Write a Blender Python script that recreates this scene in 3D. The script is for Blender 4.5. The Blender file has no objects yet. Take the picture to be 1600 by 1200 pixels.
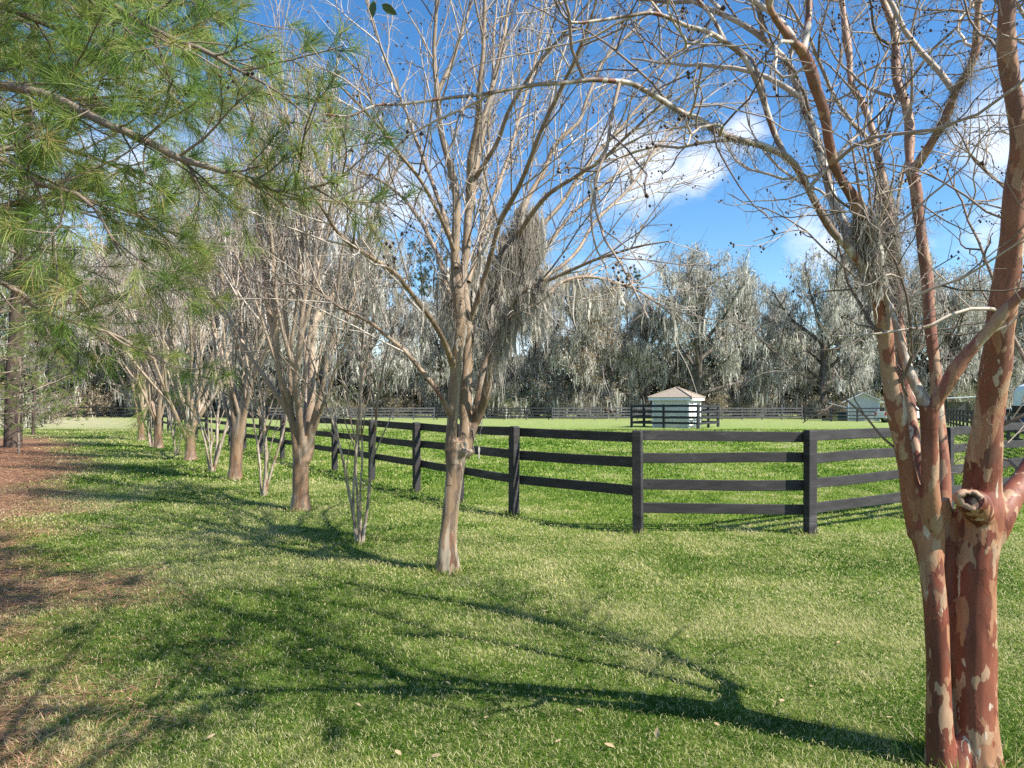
import bpy, math, random
import numpy as np
from mathutils import Vector

SC = bpy.context.scene
COL = SC.collection
F, EYE, HY = 1100.0, 1.83, 632.0          # focal length in photo pixels, eye height, horizon row


def P(px, py, D):
    """photo pixel at depth D metres -> world point (used once, to survey where things stand)"""
    return np.array([(px - 800) * D / F, D, EYE + (HY - py) * D / F])


# ------------------------------------------------------------------ mesh building
class MB:
    def __init__(s):
        s.v, s.f, s.t, s.n = [], [], [], 0

    def add(s, v, faces, t=0.5):
        v = np.asarray(v, float).reshape(-1, 3)
        if len(v) == 0:
            return
        for f in faces:
            s.f.append(np.asarray(f, np.int64) + s.n)
        s.v.append(v)
        s.t.append(np.full(len(v), t, float) if np.isscalar(t) else np.asarray(t, float))
        s.n += len(v)

    def mesh(s, name, origin=(0, 0, 0), smooth=True):
        me = bpy.data.meshes.new(name)
        if s.n:
            v = np.concatenate(s.v) - np.asarray(origin, float)
            me.vertices.add(len(v))
            me.vertices.foreach_set('co', v.astype(np.float32).ravel())
            loops = np.concatenate([f.ravel() for f in s.f]).astype(np.int32)
            tot = np.concatenate([np.full(f.shape[0], f.shape[1]) for f in s.f])
            st = np.concatenate([[0], np.cumsum(tot)[:-1]]).astype(np.int32)
            me.loops.add(len(loops))
            me.loops.foreach_set('vertex_index', loops)
            me.polygons.add(len(tot))
            me.polygons.foreach_set('loop_start', st)
            me.polygons.foreach_set('use_smooth', np.full(len(tot), smooth, bool))
            a = me.attributes.new('tint', 'FLOAT', 'POINT')
            a.data.foreach_set('value', np.concatenate(s.t).astype(np.float32))
            me.update()
            me.validate()
        return me

    def build(s, name, mat, parent=None, origin=(0, 0, 0), smooth=True):
        me = s.mesh(name, origin, smooth)
        if mat:
            me.materials.append(mat)
        o = bpy.data.objects.new(name, me)
        COL.objects.link(o)
        if parent is not None:
            o.parent = parent
        else:
            o.location = origin
        return o


def tag(o, label=None, cat=None, group=None, kind=None):
    for k, v in (('label', label), ('category', cat), ('group', group), ('kind', kind)):
        if v:
            o[k] = v
    return o


def empty(name, loc=(0, 0, 0), rz=0.0):
    o = bpy.data.objects.new(name, None)
    o.empty_display_size = 0.3
    o.location = loc
    o.rotation_euler = (0, 0, rz)
    COL.objects.link(o)
    return o


def copy_tree(o, parent=None):
    c = o.copy()
    COL.objects.link(c)
    if parent is not None:
        c.parent = parent
    for ch in list(o.children):
        copy_tree(ch, c)
    return c


def tubes(mb, polys, n=6, tint=None, rng=None, cap=False):
    """polylines with a radius at each point -> tapered tubes"""
    by = {}
    for p in polys:
        by.setdefault(len(p[0]), []).append(p)
    ang = np.arange(n) * 2 * math.pi / n
    for k, lst in by.items():
        if k < 2:
            continue
        pts = np.array([np.asarray(p[0], float) for p in lst])
        rad = np.array([np.asarray(p[1], float) for p in lst])
        M = len(lst)
        T = np.gradient(pts, axis=1)
        T /= np.linalg.norm(T, axis=2, keepdims=True) + 1e-12
        mt = np.abs(T.mean(axis=1))
        ref = np.zeros((M, 3))
        ref[np.arange(M), mt.argmin(axis=1)] = 1
        U = np.cross(T, ref[:, None, :])
        U /= np.linalg.norm(U, axis=2, keepdims=True) + 1e-12
        V = np.cross(T, U)
        ring = pts[:, :, None, :] + rad[:, :, None, None] * (
            U[:, :, None, :] * np.cos(ang)[None, None, :, None] + V[:, :, None, :] * np.sin(ang)[None, None, :, None])
        verts = ring.reshape(-1, 3)
        base = (np.arange(M) * k * n)[:, None, None] + (np.arange(k - 1) * n)[None, :, None]
        i = np.arange(n)[None, None, :]
        j = (np.arange(n) + 1) % n
        j = j[None, None, :]
        q = np.stack([base + i, base + i + n, base + j + n, base + j], axis=-1).reshape(-1, 4)
        q = q[:, ::-1]
        if tint is None:
            t = 0.5
        elif tint == 'rand':
            t = np.repeat((rng or np.random.default_rng(1)).random(M), k * n)
        else:
            t = float(tint)
        faces = [q]
        if cap:
            b0 = np.arange(M) * k * n
            faces.append(np.stack([b0 + a for a in range(n)], axis=-1))
            faces.append(np.stack([b0 + (k - 1) * n + a for a in range(n)][::-1], axis=-1))
        mb.add(verts, faces, t)


def vnoise(p, seed=0):
    """smooth value noise on points (N,3)"""
    p = np.asarray(p, float)
    i = np.floor(p).astype(np.int64)
    f = p - i
    f = f * f * (3 - 2 * f)
    out = np.zeros(len(p))
    for dx in (0, 1):
        for dy in (0, 1):
            for dz in (0, 1):
                h = (i[:, 0] + dx) * 374761393 + (i[:, 1] + dy) * 668265263 + (i[:, 2] + dz) * 2147483647 + seed * 144665
                h = (h ^ (h >> 13)) * 1274126177
                h = h ^ (h >> 16)
                val = (h & 0xffff) / 65535.0
                w = (f[:, 0] if dx else 1 - f[:, 0]) * (f[:, 1] if dy else 1 - f[:, 1]) * (f[:, 2] if dz else 1 - f[:, 2])
                out += w * val
    return out


def fuse(mb, polys, voxel, amp=0.004, freq=9.0, n=14, seed=0, smooth=4):
    """tubes melted into one skin (voxel remesh), then lumped a little"""
    t = MB()
    tubes(t, polys, n, cap=True)
    me = t.mesh('tmp', smooth=True)
    o = bpy.data.objects.new('tmp', me)
    COL.objects.link(o)
    m = o.modifiers.new('r', 'REMESH')
    m.mode = 'VOXEL'
    m.voxel_size = voxel
    s = o.modifiers.new('s', 'SMOOTH')
    s.factor = 0.5
    s.iterations = smooth
    dg = bpy.context.evaluated_depsgraph_get()
    dg.update()
    e = o.evaluated_get(dg)
    me2 = bpy.data.meshes.new_from_object(e)
    N = len(me2.vertices)
    co = np.zeros(N * 3, np.float32)
    me2.vertices.foreach_get('co', co)
    co = co.reshape(-1, 3).astype(float)
    no = np.zeros(N * 3, np.float32)
    me2.vertices.foreach_get('normal', no)
    no = no.reshape(-1, 3)
    q = co * np.array([freq, freq, freq * 0.3])
    d = (vnoise(q, seed) - 0.5) * 2 + 0.5 * (vnoise(q * 2.3, seed + 1) - 0.5)
    co = co + no * (amp * d)[:, None]
    L = len(me2.loops)
    lv = np.zeros(L, np.int32)
    me2.loops.foreach_get('vertex_index', lv)
    lt = np.zeros(len(me2.polygons), np.int32)
    me2.polygons.foreach_get('loop_total', lt)
    faces = []
    st = np.concatenate([[0], np.cumsum(lt)[:-1]])
    for kk in np.unique(lt):
        ii = st[lt == kk]
        faces.append(np.stack([lv[ii + a] for a in range(kk)], axis=-1))
    mb.add(co, faces, 0.5)
    bpy.data.objects.remove(o)
    bpy.data.meshes.remove(me)
    bpy.data.meshes.remove(me2)


def box(mb, c, size, rz=0.0, t=0.5, tilt=0.0):
    """box centred at c; rz about z"""
    hx, hy, hz = [s / 2 for s in size]
    v = np.array([[x, y, z] for x in (-hx, hx) for y in (-hy, hy) for z in (-hz, hz)])
    ca, sa = math.cos(rz), math.sin(rz)
    if tilt:
        ct, s_t = math.cos(tilt), math.sin(tilt)
        v = v @ np.array([[ct, 0, s_t], [0, 1, 0], [-s_t, 0, ct]])
    v = v @ np.array([[ca, sa, 0], [-sa, ca, 0], [0, 0, 1]])
    mb.add(v + np.asarray(c, float), [np.array([[0, 1, 3, 2], [4, 6, 7, 5], [0, 4, 5, 1], [2, 3, 7, 6], [0, 2, 6, 4], [1, 5, 7, 3]])], t)


def bevel(o, w=0.008, seg=2):
    m = o.modifiers.new('edge', 'BEVEL')
    m.width = w
    m.segments = seg
    return o


# ------------------------------------------------------------------ growing branches
def rv(rng):
    while True:
        v = Vector((rng.uniform(-1, 1), rng.uniform(-1, 1), rng.uniform(-1, 1)))
        if 0.05 < v.length < 1:
            return v.normalized()


def shoot(p, d, L, r0, r1, k, wig, up, rng):
    p = Vector(p)
    d = Vector(d).normalized()
    pts, rads = [p.copy()], [r0]
    st = L / (k - 1)
    for i in range(1, k):
        d = (d + rv(rng) * wig + Vector((0, 0, up))).normalized()
        p = p + d * st
        pts.append(p.copy())
        rads.append(r0 + (r1 - r0) * i / (k - 1))
    return pts, rads


def offshoots(par, n, t0, t1, ang, Ls, k, wig, up, rr, rng, tip=0.35, fall=0.5, flat=0.0):
    pts, rads = par
    K = len(pts)
    out = []
    az = rng.uniform(0, 6.28)
    for i in range(n):
        t = t0 + (t1 - t0) * ((i + rng.random()) / max(n, 1))
        f = t * (K - 1)
        a = min(int(f), K - 2)
        w = f - a
        A, B = Vector(pts[a]), Vector(pts[a + 1])
        p = A.lerp(B, w)
        T = (B - A).normalized()
        r = rads[a] * (1 - w) + rads[a + 1] * w
        az += 2.4 + rng.uniform(-0.6, 0.6)
        ref = Vector((0, 0, 1)) if abs(T.z) < 0.9 else Vector((1, 0, 0))
        U = T.cross(ref).normalized()
        V = T.cross(U)
        side = U * math.cos(az) + V * math.sin(az) * (1 - flat)
        th = rng.uniform(*ang)
        d = T * math.cos(th) + side.normalized() * math.sin(th)
        L = rng.uniform(*Ls) * (1 - fall * t)
        r0 = min(r * 0.8, rr * (0.7 + 0.5 * rng.random()))
        out.append(shoot(p, d, L, r0, r0 * tip, k, wig, up, rng))
    return out


def ramify(par, levels, rng):
    """par: list of polys; returns list of levels of polys"""
    res, cur = [], par
    for lv in levels:
        nx = []
        for p in cur:
            n = lv['n']
            if lv.get('per'):
                ln = sum((Vector(p[0][i + 1]) - Vector(p[0][i])).length for i in range(len(p[0]) - 1))
                n = lv['per'] * ln
            m = int(n) + (1 if rng.random() < n - int(n) else 0)
            nx += offshoots(p, m, lv.get('t0', .2), lv.get('t1', 1.0), lv['ang'], lv['L'], lv.get('k', 5), lv.get('wig', .2),
                            lv.get('up', .05), lv['r'], rng, lv.get('tip', .35), lv.get('fall', .5), lv.get('flat', 0))
        res.append(nx)
        cur = nx
    return res


def spline(ctrl, step):
    """Catmull-Rom through control rows (x,y,z,r)"""
    c = np.asarray(ctrl, float)
    c = np.vstack([2 * c[0] - c[1], c, 2 * c[-1] - c[-2]])
    out = []
    for i in range(1, len(c) - 2):
        L = np.linalg.norm(c[i + 1, :3] - c[i, :3])
        m = max(2, int(L / step))
        for j in range(m):
            t = j / m
            out.append(0.5 * (2 * c[i] + (c[i + 1] - c[i - 1]) * t + (2 * c[i - 1] - 5 * c[i] + 4 * c[i + 1] - c[i + 2]) * t * t
                              + (3 * c[i] - c[i - 1] - 3 * c[i + 1] + c[i + 2]) * t ** 3))
    out.append(c[-2])
    o = np.array(out)
    return o[:, :3], np.maximum(o[:, 3], 0.001)


def survey(rows, step=0.08, wob=0.0, seed=0):
    """rows of (photo x, photo y, depth, width in photo pixels) -> polyline in metres"""
    ctrl = []
    for x, y, D, w in rows:
        q = P(x, y, D)
        ctrl.append([q[0], q[1], q[2], w * 0.5 * D / F])
    p, r = spline(ctrl, step)
    if wob:
        nrm = np.stack([vnoise(p * 3.1 + 11.3 * a, seed + a) - .5 for a in range(3)], axis=1)
        p = p + nrm * wob
    return p, r


def aslist(pr):
    return [Vector(q) for q in pr[0]], list(pr[1])


# ------------------------------------------------------------------ foliage, moss
def rand_unit(g, n):
    v = g.normal(size=(n, 3))
    return v / np.linalg.norm(v, axis=1, keepdims=True)


def leaves(mb, cen, size, g, aspect=0.5, droop=0.0, tints=(0, 1), two=False):
    """one diamond-shaped leaf blade per centre"""
    n = len(cen)
    if n == 0:
        return
    a = rand_unit(g, n)
    a[:, 2] -= droop
    a /= np.linalg.norm(a, axis=1, keepdims=True)
    b = np.cross(a, rand_unit(g, n))
    b /= np.linalg.norm(b, axis=1, keepdims=True) + 1e-9
    s = (size[0] + (size[1] - size[0]) * g.random(n))[:, None]
    c = np.asarray(cen)
    nn = np.cross(a, b)
    v = np.stack([c - a * s * .5, c + b * s * aspect * .5 + nn * s * .06, c + a * s * .5, c - b * s * aspect * .5 + nn * s * .06], axis=1).reshape(-1, 3)
    q = np.arange(n * 4).reshape(-1, 4)
    t = np.repeat(tints[0] + (tints[1] - tints[0]) * g.random(n), 4)
    mb.add(v, [q], t)


def strips(mb, anchors, Ls, w, g, k=5, sway=0.12, lean=0.0):
    """ragged hanging strands of moss, one per anchor"""
    n = len(anchors)
    if n == 0:
        return
    L = Ls[0] + (Ls[1] - Ls[0]) * g.random(n) ** 1.7
    az = g.random(n) * math.pi
    d = np.stack([np.cos(az), np.sin(az), np.zeros(n)], axis=1)
    W = w[0] + (w[1] - w[0]) * g.random(n)
    prof = np.interp(np.linspace(0, 1, k), [0, .15, .5, .8, 1], [.35, 1, .85, .55, .04])
    c = np.repeat(np.asarray(anchors)[:, None, :], k, axis=1).astype(float)
    st = g.normal(size=(n, k, 3)) * (sway * L / k)[:, None, None]
    st[:, 0] = 0
    st[:, :, 2] *= .3
    c = c + np.cumsum(st, axis=1)
    c[:, :, 2] -= L[:, None] * np.linspace(0, 1, k)[None, :]
    wl = (W[:, None] * prof[None, :] * (.6 + .8 * g.random((n, k))))[:, :, None] * .5
    wr = (W[:, None] * prof[None, :] * (.6 + .8 * g.random((n, k))))[:, :, None] * .5
    v = np.stack([c - d[:, None] * wl, c + d[:, None] * wr], axis=2).reshape(-1, 3)
    base = (np.arange(n) * k * 2)[:, None] + (np.arange(k - 1) * 2)[None, :]
    q = np.stack([base, base + 1, base + 3, base + 2], axis=-1).reshape(-1, 4)
    mb.add(v, [q], np.repeat(g.random(n), k * 2))


def fibres(mb, anchors, Ls, r, g, k=8, curl=0.5, drop=1.0, start=None):
    """fine curling moss threads (three-sided tubes)"""
    n = len(anchors)
    L = Ls[0] + (Ls[1] - Ls[0]) * g.random(n)
    d = rand_unit(g, n)
    d[:, 2] = -np.abs(d[:, 2]) * .5 - drop * .5
    d /= np.linalg.norm(d, axis=1, keepdims=True)
    pts = [np.asarray(anchors, float)]
    for i in range(1, k):
        d = d + g.normal(size=(n, 3)) * curl + np.array([0, 0, -.25 * drop])
        d /= np.linalg.norm(d, axis=1, keepdims=True)
        pts.append(pts[-1] + d * (L / (k - 1))[:, None])
    A = np.stack(pts, axis=1)
    R_ = np.linspace(1, .4, k) * r
    tubes(mb, [(A[i], R_) for i in range(n)], 3, 'rand', g)


def tufts(mb, anc, dirs, nn, L, w, g, spread=0.75, bend=True, back=0.12, tints=(0, 1)):
    """sprays of pine needles at anchors"""
    M = len(anc)
    if M == 0:
        return
    a = np.repeat(np.asarray(anc, float), nn, axis=0)
    d = np.repeat(np.asarray(dirs, float), nn, axis=0)
    N = len(a)
    u = d * .55 + rand_unit(g, N) * spread
    u /= np.linalg.norm(u, axis=1, keepdims=True)
    a = a - d * (g.random(N) * back)[:, None]
    ln = (L[0] + (L[1] - L[0]) * g.random(N))[:, None]
    s = np.cross(u, rand_unit(g, N))
    s /= np.linalg.norm(s, axis=1, keepdims=True) + 1e-9
    t0 = np.repeat(tints[0] + (tints[1] - tints[0]) * g.random(M), nn)
    t0 = np.clip(t0 + g.normal(size=N) * .12, 0, 1)
    if bend:
        mid = a + u * ln * .55
        tip = a + u * ln
        tip[:, 2] -= ln[:, 0] * .13
        v = np.stack([a - s * w * .35, a + s * w * .35, mid + s * w * .5, mid - s * w * .5, tip], axis=1).reshape(-1, 3)
        b = np.arange(N) * 5
        mb.add(v, [np.stack([b, b + 1, b + 2, b + 3], -1), np.stack([b + 3, b + 2, b + 4], -1)], np.repeat(t0, 5))
    else:
        v = np.stack([a - s * w * .5, a + s * w * .5, a + u * ln], axis=1).reshape(-1, 3)
        b = np.arange(N) * 3
        mb.add(v, [np.stack([b, b + 1, b + 2], -1)], np.repeat(t0, 3))


def pods(mb, pts, r, g, per=1, jit=0.02):
    """small dark seed capsules"""
    pts = np.repeat(np.asarray(pts, float), per, axis=0)
    n = len(pts)
    if n == 0:
        return
    pts = pts + g.normal(size=(n, 3)) * jit
    o = np.array([[1, 0, 0], [0, 1, 0], [-1, 0, 0], [0, -1, 0], [0, 0, 1.3], [0, 0, -1.1]])
    rr = (r * (.7 + .6 * g.random(n)))[:, None, None]
    v = (pts[:, None, :] + o[None] * rr).reshape(-1, 3)
    f = np.array([[0, 1, 4], [1, 2, 4], [2, 3, 4], [3, 0, 4], [1, 0, 5], [2, 1, 5], [3, 2, 5], [0, 3, 5]])
    mb.add(v, [((np.arange(n) * 6)[:, None, None] + f[None]).reshape(-1, 3)], np.repeat(g.random(n), 6))


def polypts(polys, g, per, jit=0.0):
    """random points along polylines"""
    out = []
    for pts, _ in polys:
        for _i in range(per):
            f = g.random() * (len(pts) - 1)
            a = min(int(f), len(pts) - 2)
            w = f - a
            out.append(np.asarray(pts[a]) * (1 - w) + np.asarray(pts[a + 1]) * w)
    out = np.array(out) if out else np.zeros((0, 3))
    return out + g.normal(size=out.shape) * jit


def tips(polys):
    return np.array([np.asarray(p[0][-1]) for p in polys]), np.array(
        [np.asarray((Vector(p[0][-1]) - Vector(p[0][-2])).normalized()) for p in polys])


# ------------------------------------------------------------------ materials
class NT:
    def __init__(s, name):
        s.m = bpy.data.materials.new(name)
        s.m.use_nodes = True
        s.t = s.m.node_tree
        s.n = s.t.nodes
        for x in list(s.n):
            s.n.remove(x)
        s.out = s.n.new('ShaderNodeOutputMaterial')

    def node(s, typ, **kw):
        x = s.n.new('ShaderNode' + typ)
        for k, v in kw.items():
            if k.startswith('i_'):
                key = k[2:]
                x.inputs[int(key) if key.isdigit() else key.replace('_', ' ')].default_value = v
            else:
                setattr(x, k, v)
        return x

    def link(s, a, b):
        s.t.links.new(a, b)

    def coords(s, scale=(1, 1, 1), kind='Object'):
        c = s.node('TexCoord')
        m = s.node('Mapping')
        m.inputs['Scale'].default_value = scale
        s.link(c.outputs[kind], m.inputs['Vector'])
        return m.outputs['Vector']

    def noise(s, vec, scale, detail=4, rough=.55, dist=0.0):
        x = s.node('TexNoise')
        x.inputs['Scale'].default_value = scale
        x.inputs['Detail'].default_value = detail
        x.inputs['Roughness'].default_value = rough
        x.inputs['Distortion'].default_value = dist
        s.link(vec, x.inputs['Vector'])
        return x.outputs['Fac']

    def ramp(s, fac, stops, interp='LINEAR'):
        x = s.node('ValToRGB')
        cr = x.color_ramp
        cr.interpolation = interp
        while len(cr.elements) < len(stops):
            cr.elements.new(0.5)
        for e, (p, c) in zip(cr.elements, stops):
            e.position = p
            e.color = (*c, 1) if not np.isscalar(c) else (c, c, c, 1)
        s.link(fac, x.inputs['Fac'])
        return x.outputs['Color']

    def mix(s, fac, a, b, mode='MIX'):
        x = s.node('MixRGB', blend_type=mode)
        for i, v in ((0, fac), (1, a), (2, b)):
            if hasattr(v, 'is_linked'):
                s.link(v, x.inputs[i])
            elif np.isscalar(v):
                x.inputs[i].default_value = v if i == 0 else (v, v, v, 1)
            else:
                x.inputs[i].default_value = (*v, 1)
        return x.outputs[0]

    def math(s, op, a, b=0.0, clamp=False):
        x = s.node('Math', operation=op, use_clamp=clamp)
        for i, v in ((0, a), (1, b)):
            if hasattr(v, 'is_linked'):
                s.link(v, x.inputs[i])
            else:
                x.inputs[i].default_value = v
        return x.outputs[0]

    def attr(s, name='tint'):
        x = s.node('Attribute', attribute_name=name)
        return x.outputs['Fac']

    def finish(s, col, rough=.85, bump=None, bstr=.4, bdist=.01, spec=.3, trans=None, metal=0.0):
        b = s.node('BsdfPrincipled')
        if hasattr(col, 'is_linked'):
            s.link(col, b.inputs['Base Color'])
        else:
            b.inputs['Base Color'].default_value = (*col, 1)
        if hasattr(rough, 'is_linked'):
            s.link(rough, b.inputs['Roughness'])
        else:
            b.inputs['Roughness'].default_value = rough
        b.inputs['Specular IOR Level'].default_value = spec
        b.inputs['Metallic'].default_value = metal
        if bump is not None:
            bp = s.node('Bump')
            bp.inputs['Strength'].default_value = bstr
            bp.inputs['Distance'].default_value = bdist
            s.link(bump, bp.inputs['Height'])
            s.link(bp.outputs['Normal'], b.inputs['Normal'])
        sh = b.outputs[0]
        if trans:
            tr = s.node('BsdfTranslucent')
            if hasattr(col, 'is_linked'):
                s.link(col, tr.inputs['Color'])
            else:
                tr.inputs['Color'].default_value = (*col, 1)
            mx = s.node('MixShader')
            mx.inputs[0].default_value = trans
            s.link(sh, mx.inputs[1])
            s.link(tr.outputs[0], mx.inputs[2])
            sh = mx.outputs[0]
        s.link(sh, s.out.inputs['Surface'])
        return s.m


def m_plain(name, c1, c2, scale=3, rough=.8, bump=.2, bdist=.01, spec=.3, stretch=(1, 1, 1), metal=0.0):
    t = NT(name)
    v = t.coords(stretch)
    n = t.noise(v, scale, 5, .6)
    c = t.ramp(n, [(.32, c1), (.68, c2)])
    return t.finish(c, rough, n, bump, bdist, spec, metal=metal)


def m_tint(name, stops, rough=.8, trans=None, spec=.2):
    t = NT(name)
    return t.finish(t.ramp(t.attr(), stops), rough, spec=spec, trans=trans)


def m_crape(name, base, layers, scale=9.0, stretch=.42, young=None, young_z=(2.5, 5.0), flake=1.0):
    """crape myrtle bark: smooth under-bark with independent layers of flaking plates, crisp at their edges"""
    t = NT(name)
    lo = t.noise(t.coords((1, 1, .25)), scale * .45, 3, .55, .2)
    c = t.ramp(lo, [(.36, base[0]), (.5, base[1]), (.64, base[2])])
    hgt = None
    for k, (col, col2, th, sc) in enumerate(layers):
        m = t.node('Mapping')
        m.inputs['Location'].default_value = (3.1 * k, 7.7 * k, 1.3 * k)
        m.inputs['Scale'].default_value = (1, 1, stretch)
        tcn = t.node('TexCoord')
        t.link(tcn.outputs['Object'], m.inputs['Vector'])
        n = t.noise(m.outputs['Vector'], scale * sc, 3.5, .48, .12)
        f = t.ramp(n, [(th, 0.0), (th + .014, 1.0)])
        tone = t.mix(t.noise(m.outputs['Vector'], scale * 3, 4, .6), col, col2)
        c = t.mix(f, c, tone)
        hgt = f if hgt is None else t.math('ADD', hgt, f)
    fine = t.noise(t.coords((1, 1, .25)), 60, 5, .75)
    c = t.mix(.42, c, t.ramp(fine, [(.3, .40), (.66, 1.0)]), 'MULTIPLY')
    grime = t.noise(t.coords((1, 1, .5)), scale * .8, 5, .65, .3)
    c = t.mix(t.ramp(grime, [(.55, 0.0), (.72, .45)]), c, (.16, .135, .105))
    sp = t.noise(t.coords((1, 1, .7)), scale * 4.5, 2, .5)
    c = t.mix(t.ramp(sp, [(.71, 0.0), (.74, .75)]), c, (.12, .075, .05))
    if young:
        tc2 = t.node('TexCoord')
        sz = t.node('SeparateXYZ')
        t.link(tc2.outputs['Object'], sz.inputs[0])
        f = t.math('DIVIDE', t.math('SUBTRACT', t.math('ADD', sz.outputs[2], t.math('MULTIPLY', lo, 1.5)), young_z[0]), young_z[1] - young_z[0], True)
        c = t.mix(t.math('MULTIPLY', f, .8), c, t.mix(fine, tuple(x * .7 for x in young), young))
    return t.finish(c, .55, t.math('ADD', t.math('MULTIPLY', hgt, .6), t.math('MULTIPLY', fine, .35)), .32 * flake, .004, .3)


M = {}
red = (.34, .092, .045)
dred = (.23, .058, .032)
cin = (.45, .19, .09)
tan = (.56, .38, .22)
crm = (.68, .55, .40)
M['bark_red'] = m_crape('cinnamon_bark', ((.12, .036, .022), (.225, .072, .042), (.31, .12, .068)),
                        [((.40, .21, .115), (.32, .15, .08), .535, .9), ((.30, .085, .05), (.18, .05, .03), .60, 1.5), ((.45, .30, .19), (.38, .23, .135), .57, 1.5), ((.60, .50, .39), (.48, .39, .29), .632, 1.25), ((.15, .045, .028), (.20, .06, .035), .63, 2.0)], 8, .40,
                        (.42, .30, .22), (2.0, 6.5))
M['bark_limb'] = m_crape('lichened_bark', ((.17, .12, .085), (.28, .21, .155), (.36, .29, .22)),
                         [((.24, .10, .06), (.18, .08, .05), .58, 1.0), ((.52, .47, .39), (.44, .39, .32), .53, 1.4), ((.60, .56, .48), (.50, .46, .40), .60, 2.2)], 12)
M['bark_mid'] = m_crape('peeling_tan_bark', ((.17, .115, .072), (.27, .18, .108), (.34, .24, .15)),
                        [((.20, .095, .05), (.15, .08, .05), .60, .8), ((.40, .33, .25), (.32, .25, .18), .56, 1.2), ((.15, .105, .075), (.19, .13, .09), .60, 1.8)], 8, .15, (.34, .265, .19), (2.0, 6.0))
M['bark_row'] = m_crape('orange_streaked_bark', ((.155, .098, .06), (.24, .15, .088), (.30, .20, .125)),
                        [((.18, .085, .042), (.15, .085, .05), .60, .8), ((.36, .29, .22), (.29, .22, .16), .56, 1.2), ((.13, .09, .065), (.17, .12, .08), .60, 1.8)], 6, .15, (.50, .40, .295), (1.4, 3.6))
M['bark_slim'] = m_crape('slim_clump_bark', ((.24, .18, .13), (.33, .26, .19), (.41, .33, .25)),
                         [((.26, .14, .08), (.20, .12, .08), .60, 1.0), ((.50, .43, .35), (.42, .35, .28), .54, 1.5)], 14, .16)
M['woods_far'] = m_tint('far_wood_leaf', [(0, (.022, .025, .014)), (.5, (.045, .045, .028)), (1, (.08, .075, .052))], .95, .15)
M['twig'] = m_tint('bare_twig', [(0, (.17, .135, .11)), (.45, (.36, .30, .25)), (1, (.60, .54, .47))], .8)
M['limb_far'] = m_tint('far_limb', [(0, (.07, .06, .05)), (.6, (.16, .135, .115)), (1, (.36, .31, .26))], .9)
M['twig_near'] = m_tint('lichened_twig', [(0, (.13, .10, .08)), (.5, (.30, .24, .19)), (1, (.52, .45, .37))], .8)
M['pod'] = m_tint('seed_capsule', [(0, (.05, .035, .025)), (1, (.13, .09, .06))], .8)
M['moss'] = m_tint('grey_moss', [(0, (.33, .31, .265)), (.5, (.56, .54, .47)), (1, (.76, .73, .66))], .95, .4, .05)
M['moss_near'] = m_tint('grey_brown_moss', [(0, (.28, .255, .21)), (.6, (.50, .46, .39)), (1, (.70, .66, .58))], .95, .4, .05)
M['oak_leaf'] = m_tint('oak_leaf', [(0, (.085, .10, .05)), (.5, (.20, .225, .115)), (1, (.34, .355, .195))], .7, .45, .1)
M['rust_leaf'] = m_tint('rusty_leaf', [(0, (.17, .10, .03)), (.5, (.30, .20, .07)), (1, (.42, .31, .13))], .7, .4)
M['green_leaf'] = m_tint('green_leaf', [(0, (.03, .06, .015)), (1, (.09, .15, .035))], .4, .3, .5)
M['brush'] = m_tint('brush_leaf', [(0, (.08, .08, .04)), (.4, (.18, .16, .09)), (.7, (.32, .26, .17)), (1, (.46, .37, .26))], .8, .35)
M['bark_oak'] = m_plain('oak_bark', (.06, .05, .042), (.16, .14, .12), 2.5, .95, .8, .05, .1, (1, 1, .3))
M['bark_pine'] = m_plain('pine_bark', (.035, .027, .023), (.125, .095, .075), 5, .95, 1.0, .04, .1, (1, 1, .3))
M['pine_limb'] = m_tint('pine_limb', [(0, (.10, .075, .055)), (1, (.30, .24, .19))], .9)
M['needle'] = m_tint('pine_needle', [(0, (.055, .12, .025)), (.35, (.155, .26, .045)), (.75, (.29, .385, .085)), (.95, (.40, .43, .15)), (1, (.45, .32, .13))], .5, .5, .25)
M['needle_far'] = m_tint('far_pine_needle', [(0, (.025, .05, .02)), (1, (.09, .13, .045))], .6, .25)
M['needle_dead'] = m_tint('dead_needle', [(0, (.25, .10, .045)), (1, (.48, .24, .12))], .8, .2)


def m_board(name, c1, c2):
    """brush-painted sawn boards: worn streaks, grain, knots, grey splash near the ground"""
    t = NT(name)
    g = t.node('NewGeometry')

    def mp(sc):
        m = t.node('Mapping')
        m.inputs['Scale'].default_value = sc
        t.link(g.outputs['Position'], m.inputs['Vector'])
        return m.outputs['Vector']
    n = t.noise(mp((1, 1, 4)), 2.2, 6, .65, .4)
    n2 = t.noise(mp((1.2, 1.2, 45)), 3, 4, .7, .2)
    n3 = t.noise(mp((1, 1, 1)), .8, 3, .6)
    m = t.math('ADD', t.math('ADD', t.math('MULTIPLY', n, .45), t.math('MULTIPLY', n2, .3)), t.math('MULTIPLY', n3, .25))
    c = t.ramp(m, [(.34, c1), (.55, c2), (.64, tuple(min(1, x * 2.2) for x in c2)), (.72, tuple(min(1, x * 3.4) for x in c2))])
    vo = t.node('TexVoronoi')
    vo.inputs['Scale'].default_value = 2.6
    t.link(mp((1, 1, 2.2)), vo.inputs['Vector'])
    c = t.mix(t.ramp(vo.outputs['Distance'], [(.05, .75), (.085, 0.0)]), c, tuple(x * .4 for x in c1))
    return t.finish(c, .7, t.math('ADD', n2, t.math('MULTIPLY', n, .5)), .6, .006, .3)


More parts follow.
